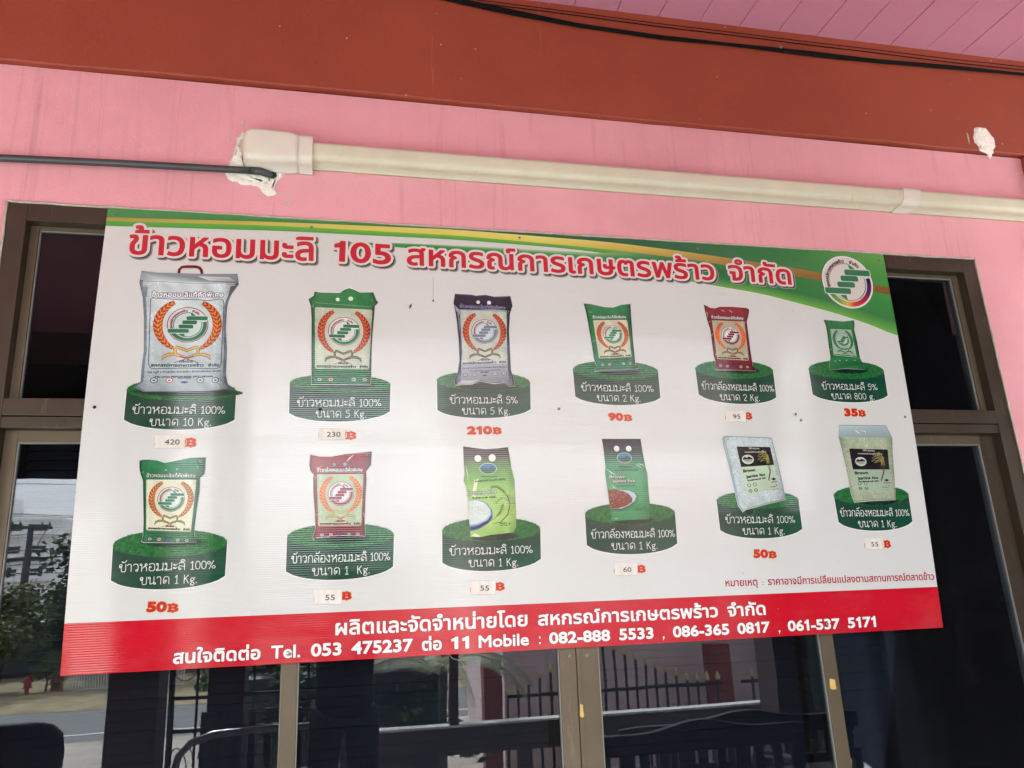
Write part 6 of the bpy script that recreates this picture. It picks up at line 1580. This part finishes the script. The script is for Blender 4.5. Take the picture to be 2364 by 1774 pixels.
# netting screen and an added black sheet darkening the right-end reflections
gn = tag(empty('netting_screen', (0, -6.6, 0)), 'dark green shade netting with faded patches right of the pale post', 'screen')
nm = MB(); r_ = random.Random(21)
for k in range(41):
    x = 6.02 + 2.3 * k / 40; yy = .12 * sin(k * .7) + .05 * sin(k * 1.9)
    for z in (-.84, .2, .9, 1.8, 2.9): nm.v.append((x, yy + r_.uniform(-.04, .04), z))
for k in range(40):
    for j in range(4): a = k * 5 + j; nm.f.append((a, a + 5, a + 6, a + 1)); nm.sm.append(True)
nm.build('netting', MT['tarp'], gn)
for x in (6.1, 7.2, 8.2): MB().tube([(x, .0, -.84), (x, .0, 2.95)], .03, 8).build('pole', MT['iron'], gn)
dt = tag(empty('dark_blocker', (0, 0, 0)), 'black tarpaulin sheet, added unseen to darken the reflections at the right end of the porch', 'dark_blocker')  # unseen sheet added to keep the right-hand reflections dark
tm = MB()
for k in range(61):
    t = k / 60; x = 3.02 + 2.0 * t + .01 * sin(k * .55); y = -.10 - 4.3 * t
    for z in (.02, 1.0, 1.8, 2.5 if k < 7 else 3.38): tm.v.append((x + .012 * sin(k * .9), y, z))
for k in range(60):
    for j in range(3): a = k * 4 + j; tm.f.append((a, a + 4, a + 5, a + 1)); tm.sm.append(True)
tm.build('sheet', MT['blocker'], dt)

# roadside beyond: verge plants, fence, shrine, trees, pole, building
def leaves(mb, c, rad, n, size, rng, squash=1.0, clump=26):
    cl_ = []
    for _ in range(clump):
        d = Vector((rng.gauss(0, 1), rng.gauss(0, 1), rng.gauss(0, 1))).normalized() * rng.uniform(.35, 1)
        cl_.append((Vector((c[0] + d.x * rad, c[1] + d.y * rad, c[2] + d.z * rad * squash)), rng.uniform(.18, .42) * rad))
    for k in range(n):
        cc_, rr = rng.choice(cl_)
        d = Vector((rng.gauss(0, 1), rng.gauss(0, 1), rng.gauss(0, 1))).normalized() * rr * rng.uniform(.3, 1.05)
        p = cc_ + Vector((d.x, d.y, d.z * .7))
        a = Vector((rng.uniform(-1, 1), rng.uniform(-1, 1), rng.uniform(-.5, .5))).normalized(); b = a.cross(Vector((rng.uniform(-1, 1), rng.uniform(-1, 1), rng.uniform(-1, 1)))).normalized()
        s = size * rng.uniform(.6, 1.3)
        mb.add([p - a * s, p + b * s * .45, p + a * s, p - b * s * .45], [(0, 1, 2, 3)])
    return cl_
def make_tree(loc, h, rad, n, size, mat, label, seed, squash=.8, lean=.1):
    t = tag(empty('tree', loc), label, 'tree')
    rng = random.Random(seed); crown = MB()
    ctr = (lean * h, 0, h - rad * squash)
    cl_ = leaves(crown, ctr, rad, n, size, rng, squash)
    tr = MB(); tr.tube([(0, 0, 0), (.02 * h, 0, h * .3), (lean * h * .7, 0, h * .55), (lean * h, 0, h * .8)], [.055 * h * .6, .04 * h * .6, .03 * h * .6, .008 * h], 9)
    for cc_, rr in cl_[:14]:
        b = Vector((lean * h * rng.uniform(.3, .8), 0, h * rng.uniform(.32, .6)))
        tr.tube([b, b.lerp(cc_, .5) + Vector((0, 0, .06 * h * rng.uniform(-1, 1))), cc_], [.012 * h, .008 * h, .003 * h], 5)
    tr.build('trunk', MT['bark'], t); crown.build('crown', MT[mat], t)
    return t
make_tree((-4.95, -22.0, -.84), 5.6, 2.3, 14000, .12, 'leafd', 'tall dark green tree in front of the white building', 3, 1.0, .02)
make_tree((-8.2, -19.8, -.84), 2.85, 1.5, 10000, .08, 'leafy', 'low spreading yellow green tree near the red shrine', 5, .75, .08)
make_tree((-6.3, -19.3, -.84), .95, .5, 1500, .045, 'leafy', 'small bush beside the white picket fence', 8, .8, .0)
make_tree((-10.8, -24, -.84), 3.2, 2.0, 5000, .09, 'leafd', 'dark tree left of the yellow green one', 12, .9, .0)
for k, (x, y, h, rd, lb_) in enumerate(((-2.2, -24, 3.8, 2.1, 'round tree behind the weeds on the verge'), (2.0, -27, 4.8, 2.6, 'broad tree behind the porch bench'), (7.5, -16, 5.2, 2.6, 'tree behind the roof of the pink house'), (12.5, -22, 6, 3.2, 'large tree at the far right end of the road'))):
    make_tree((x, y, -.84), h, rd, 4500, .13, 'leafd', lb_, 30 + k, .85, .03)
# weeds
wd_ = MB(); rg = random.Random(17)
for k in range(2600):
    x, y = rg.uniform(-2.6, .9), rg.uniform(-19.4, -17.4); s = rg.uniform(.05, .11); z = -.74 + rg.uniform(0, .28)
    a = Vector((rg.uniform(-1, 1), rg.uniform(-1, 1), rg.uniform(-.2, .8))).normalized(); b = a.cross(Vector((rg.uniform(-1, 1), rg.uniform(-1, 1), 1))).normalized(); p = Vector((x, y, z))
    wd_.add([p - a * s, p + b * s * .6, p + a * s, p - b * s * .6], [(0, 1, 2, 3)])
tag(wd_.build('weeds', MT['leafw']), 'green broad-leaved weeds on the verge across the road', kind='stuff')
# palm by the porch
pl = tag(empty('palm', (1.55, -5.75, -.84)), 'young palm with arching fronds left of the red pier', 'palm')
MB().tube([(0, 0, 0), (.03, 0, .8), (.02, 0, 1.5)], [.035, .03, .03], 10).build('trunk', MT['leafd'], pl)
rg = random.Random(4)
for k in range(8):
    a = 2 * pi * k / 8 + rg.uniform(-.2, .2); fr_ = MB(); L_ = rg.uniform(.9, 1.3); pts_ = []
    for j in range(11):
        t = j / 10; pts_.append(Vector((cos(a) * L_ * t, sin(a) * L_ * t, 1.5 + .85 * t - .95 * t * t)))
    fr_.tube(pts_, [.012 * (1 - .8 * j / 10) for j in range(11)], 5)
    for j in range(2, 44):
        t = j / 44 * 10; i0 = min(int(t), 9); p = pts_[i0].lerp(pts_[i0 + 1], t - i0); d = (pts_[i0 + 1] - pts_[i0]).normalized()
        sd = Vector((0, 0, 1)).cross(d).normalized()
        for s in (-1, 1):
            e = p + sd * s * .20 * (1 - (t / 11)) + d * .12 + Vector((0, 0, -.09)); fr_.add([p, p + d * .018, e, (p + e) / 2 - d * .006], [(0, 1, 2, 3)])
    fr_.build('frond', MT['palm'], pl)
hd = tag(empty('hedge', (.62, -6.6, -.84)), 'dense dark hedge behind the young palm', 'hedge')
hb = MB(); rg = random.Random(6)
for k in range(7): leaves(hb, (-.9 + .3 * k, rg.uniform(-.1, .1), 1.1 + rg.uniform(-.1, .2)), .62, 900, .06, rg, 1.5, 10)
hb.build('foliage', MT['leafd'], hd)
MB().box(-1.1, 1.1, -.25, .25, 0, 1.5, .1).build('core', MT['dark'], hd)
# white picket fence and brick pier
wf = tag(empty('picket_fence', (0, -19.5, -.80)), 'low white steel picket fence on the far side of the verge', 'fence')
for z in (.04, .40): MB().box(-5.95, -3.2, -.012, .012, z - .012, z + .012).build('rail', MT['whitepaint'], wf)
pkm = MB().box(-.011, .011, -.008, .008, 0, .44).mesh('picket'); pkm.materials.append(MT['whitepaint'])
for k in range(45): o = link('picket', pkm, None, wf); o.location = (-5.93 + .0615 * k, .016, 0)
tag(MB().box(-6.22, -6.0, -19.62, -19.40, -.84, -.18, .01).build('brick_pier', MT['brick']), 'red brown brick pier at the end of the white picket fence', 'pier')
srn = tag(empty('shrine', (-6.57, -18.9, -.80)), 'small bright red shrine on a post beside the verge', 'shrine')
MB().box(-.08, .08, -.07, .07, .0, .03).box(-.035, .035, -.035, .035, .03, .20).build('post', MT['shrine'], srn)
MB().box(-.10, .10, -.09, .09, .20, .218).box(-.065, .065, -.06, .06, .218, .34).build('house', MT['shrine'], srn)
MB().prism([(-.13, .34), (.13, .34), (.05, .40), (.02, .48), (-.02, .48), (-.05, .40)], -.09, .09, 'y').build('roof', MT['shrine'], srn)
hr = tag(empty('hedgerow', (-9, -24.5, -.84)), 'dark dense hedgerow behind the roadside trees', 'hedge')
hb = MB(); rg = random.Random(61)
for k in range(14): leaves(hb, (-4.5 + .8 * k, rg.uniform(-.3, .3), 1.2 + rg.uniform(-.2, .4)), 1.1, 700, .10, rg, 1.1, 12)
hb.build('foliage', MT['leafd'], hr)
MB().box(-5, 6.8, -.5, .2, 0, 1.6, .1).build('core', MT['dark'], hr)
# utility pole
up = tag(empty('utility_pole', (-18.0, -50, -.84)), 'concrete utility pole with two crossarms before the white building', 'pole')
MB().tube([(0, 0, 0), (0, 0, 6.45)], [.24, .17], 8).build('pole', MT['dark'], up)
for z, w in ((6.25, 1.15), (4.4, 1.0)): MB().box(-w, w, -.06, .06, z - .09, z + .09).build('crossarm', MT['dark'], up)
for x in (-1.0, -.6, .6, 1.0):
    MB().tube([(x, 0, 6.32), (x, 0, 6.40), (x, 0, 6.58)], [.05, .08, .04], 8).build('insulator', MT['dark'], up)
for x in (-.8, .8): MB().tube([(x, .1, 4.0), (x, .1, 3.4)], [.12, .12], 8).build('transformer_can', MT['dark'], up)
MB().tube([(-.9, .1, 6.2), (-1.3, .2, 5.2), (-.8, .2, 4.2)], .03, 5).tube([(.9, .1, 6.2), (.5, .2, 5.1), (.8, .2, 4.1)], .03, 5).build('jumper_cable', MT['dark'], up)
pw = tag(empty('power_lines', (0, 0, 0)), 'sagging black power lines carried by the concrete pole', 'wire')
for (y, z, r) in ((-50, 5.72, .022), (-50.4, 5.66, .022), (-49.6, 5.70, .022), (-50, 4.5, .03), (-50.2, 3.6, .03), (-50.1, 3.2, .05), (-50, 2.8, .03), (-50.1, 2.3, .04)):
    MB().tube([(-70 + 4 * k, y, z + .5 * (((k % 13) - 6.5) / 6.5) ** 2) for k in range(30)], r, 4).build('wire', MT['dark'], pw)
pw2 = tag(empty('roadside_wires', (0, 0, 0)), 'pair of thin wires high over the near side of the road', 'wire')
for z in (3.42, 3.33): MB().tube([(-14, -12, z), (-4, -12, z - .03), (8, -12, z + .02)], .006, 4).build('wire', MT['dark'], pw2)
# white apartment building far off
ab = tag(empty('apartment_block', (-52, -128, -.84)), 'white four storey block with dark recessed balconies beyond the trees', 'building')
MB().box(-12, 10.2, -8, 0, 0, 13.6).build('wall', MT['white'], ab)
MB().box(-3, 3, -6, -2, 13.6, 16.5).build('stair_tower', MT['white'], ab)
for j in range(4):
    for x in (-9.5, -5.0, 2.8, 6.2):
        if x > 2: MB().box(x, x + 2.2, .001, .02, 1.9 + j * 3.2, 2.9 + j * 3.2).build('window', MT['dark'], ab)
        else: MB().box(x, x + 1.0, .001, .02, 2.0 + j * 3.2, 2.6 + j * 3.2).build('window', MT['dark'], ab)
    MB().box(1.6, 10.2, .002, 1.1, 1.05 + j * 3.2, 1.85 + j * 3.2).build('balcony', MT['white'], ab)
    MB().box(-12, 10.2, .001, .35, 3.5 + j * 3.2, 3.7 + j * 3.2).build('ledge', MT['white'], ab)

# ------------------------------------------------------------------ the photographer, standing behind the camera
def skin_body(name, joints, edges, mat, parent, root=0, sub=2):
    me = bpy.data.meshes.new(name)
    me.from_pydata([j[0] for j in joints], edges, [])
    o = bpy.data.objects.new(name, me); COL.objects.link(o)
    md = o.modifiers.new('s', 'SKIN'); md.use_smooth_shade = True
    for k, v in enumerate(me.skin_vertices[0].data):
        v.radius = joints[k][1] if isinstance(joints[k][1], tuple) else (joints[k][1],) * 2; v.use_root = (k == root)
    o.modifiers.new('d', 'SUBSURF').levels = sub
    o.modifiers['d'].render_levels = sub
    bpy.context.view_layer.update()
    dg = bpy.context.evaluated_depsgraph_get()
    m2 = bpy.data.meshes.new_from_object(o.evaluated_get(dg))
    bpy.data.objects.remove(o)
    m2.materials.clear(); m2.materials.append(mat)
    return link(name, m2, None, parent)
px, py = .66, -2.52
pe = tag(empty('person', (px, py, 0)), 'person in a dark shirt facing the window with both arms raised to hold a phone', 'person')
J = [((0, 0, .93), (.12, .085)), ((0, -.01, 1.10), (.115, .08)), ((0, 0, 1.28), (.14, .09)), ((0, .0, 1.40), (.105, .075)), ((0, .01, 1.47), (.055, .055)), ((0, .03, 1.56), (.075, .09)), ((0, .03, 1.655), (.07, .085)),
     ((-.19, 0, 1.385), .06), ((-.27, .10, 1.18), .048), ((-.13, .30, 1.36), .034), ((-.085, .355, 1.42), .026),
     ((.19, 0, 1.385), .06), ((.27, .10, 1.18), .048), ((.15, .30, 1.36), .034), ((.085, .355, 1.42), .026),
     ((-.095, 0, .86), .095), ((-.11, .015, .50), .062), ((-.115, -.01, .09), .042), ((-.12, .14, .03), .032),
     ((.095, 0, .86), .095), ((.11, .015, .50), .062), ((.115, -.01, .09), .042), ((.12, .14, .03), .032)]
E_ = [(0, 1), (1, 2), (2, 3), (3, 4), (4, 5), (5, 6), (3, 7), (7, 8), (8, 9), (9, 10), (3, 11), (11, 12), (12, 13), (13, 14), (0, 15), (15, 16), (16, 17), (17, 18), (0, 19), (19, 20), (20, 21), (21, 22)]
body = skin_body('body', J, E_, MT['skin'], pe)
# clothes: slightly larger skins
JS = [((0, 0, .78), (.165, .13)), ((0, 0, .92), (.175, .13)), ((0, -.01, 1.10), (.168, .118)), ((0, 0, 1.28), (.19, .125)), ((0, .0, 1.41), (.125, .09)), ((-.19, 0, 1.385), .075), ((-.262, .085, 1.21), .066), ((.19, 0, 1.385), .075), ((.262, .085, 1.21), .066)]
skin_body('shirt', JS, [(0, 1), (1, 2), (2, 3), (3, 4), (4, 5), (5, 6), (4, 7), (7, 8)], MT['shirt'], pe)
JT = [((0, 0, .95), (.165, .115)), ((-.095, 0, .84), .11), ((-.11, .015, .50), .082), ((-.115, -.01, .10), .066), ((.095, 0, .84), .11), ((.11, .015, .50), .082), ((.115, -.01, .10), .066)]
skin_body('trousers', JT, [(0, 1), (1, 2), (2, 3), (0, 4), (4, 5), (5, 6)], MT['trouser'], pe)
hm = MB()
for j in range(9):
    ph_ = radians(8 + 82 * j / 8)
    hm.v += [(.088 * cos(2 * pi * k / 16) * sin(ph_) * 1.02, .018 + .108 * sin(2 * pi * k / 16) * sin(ph_) - (.012 if j > 4 else 0), 1.625 + .125 * cos(ph_)) for k in range(16)]
for j in range(8):
    for k in range(16): hm.f.append((j * 16 + k, j * 16 + (k + 1) % 16, (j + 1) * 16 + (k + 1) % 16, (j + 1) * 16 + k)); hm.sm.append(True)
hm.f.append(tuple(range(16))); hm.sm.append(True)
hm.build('hair', MT['hair'], pe)
for s in (-1, 1):
    MB().tube([(s * .028, .112, 1.603), (s * .028, .121, 1.603)], [.011, .007], 8).build('eye', MT['hair'], pe)
    MB().tube([(s * .078, .02, 1.57), (s * .09, .012, 1.60), (s * .088, .01, 1.62)], [.008, .014, .008], 8).build('ear', MT['skin'], pe)
    MB().box(s * .12 - .048, s * .12 + .048, -.09, .19, 0, .075, .02).build('shoe', MT['blackpl'], pe)
    for k, L_ in enumerate((.062, .070, .066, .052)):
        b0 = Vector((s * .080, .360, 1.432 + .0)) + Vector((0, 0, .020 * k - .008))
        skin_body('finger', [(b0, .012), (b0 + Vector((-s * L_ * .3, .028, .012)), .0088), (b0 + Vector((-s * L_ * .62, .034, .018)), .0082), (b0 + Vector((-s * L_ * .85, .026, .020)), .0072)], [(0, 1), (1, 2), (2, 3)], MT['skin'], pe, 0, 1)
    b0 = Vector((s * .078, .352, 1.43)); skin_body('thumb', [(b0, .013), (b0 + Vector((-s * .022, -.004, .022)), .0105), (b0 + Vector((-s * .040, .006, .045)), .009)], [(0, 1), (1, 2)], MT['skin'], pe, 0, 1)
MB().tube([(0, .105, 1.60), (0, .135, 1.565), (0, .118, 1.555)], [.008, .014, .008], 8).build('nose', MT['skin'], pe)
MB().box(-.022, .022, .112, .120, 1.520, 1.528, .002).build('mouth', MT['redcol'], pe)
tag(MB().box(px - .075, px + .075, -2.128, -2.119, 1.435, 1.512, .004).build('phone', MT['blackpl']), 'black phone held up in both hands of the person', 'phone')
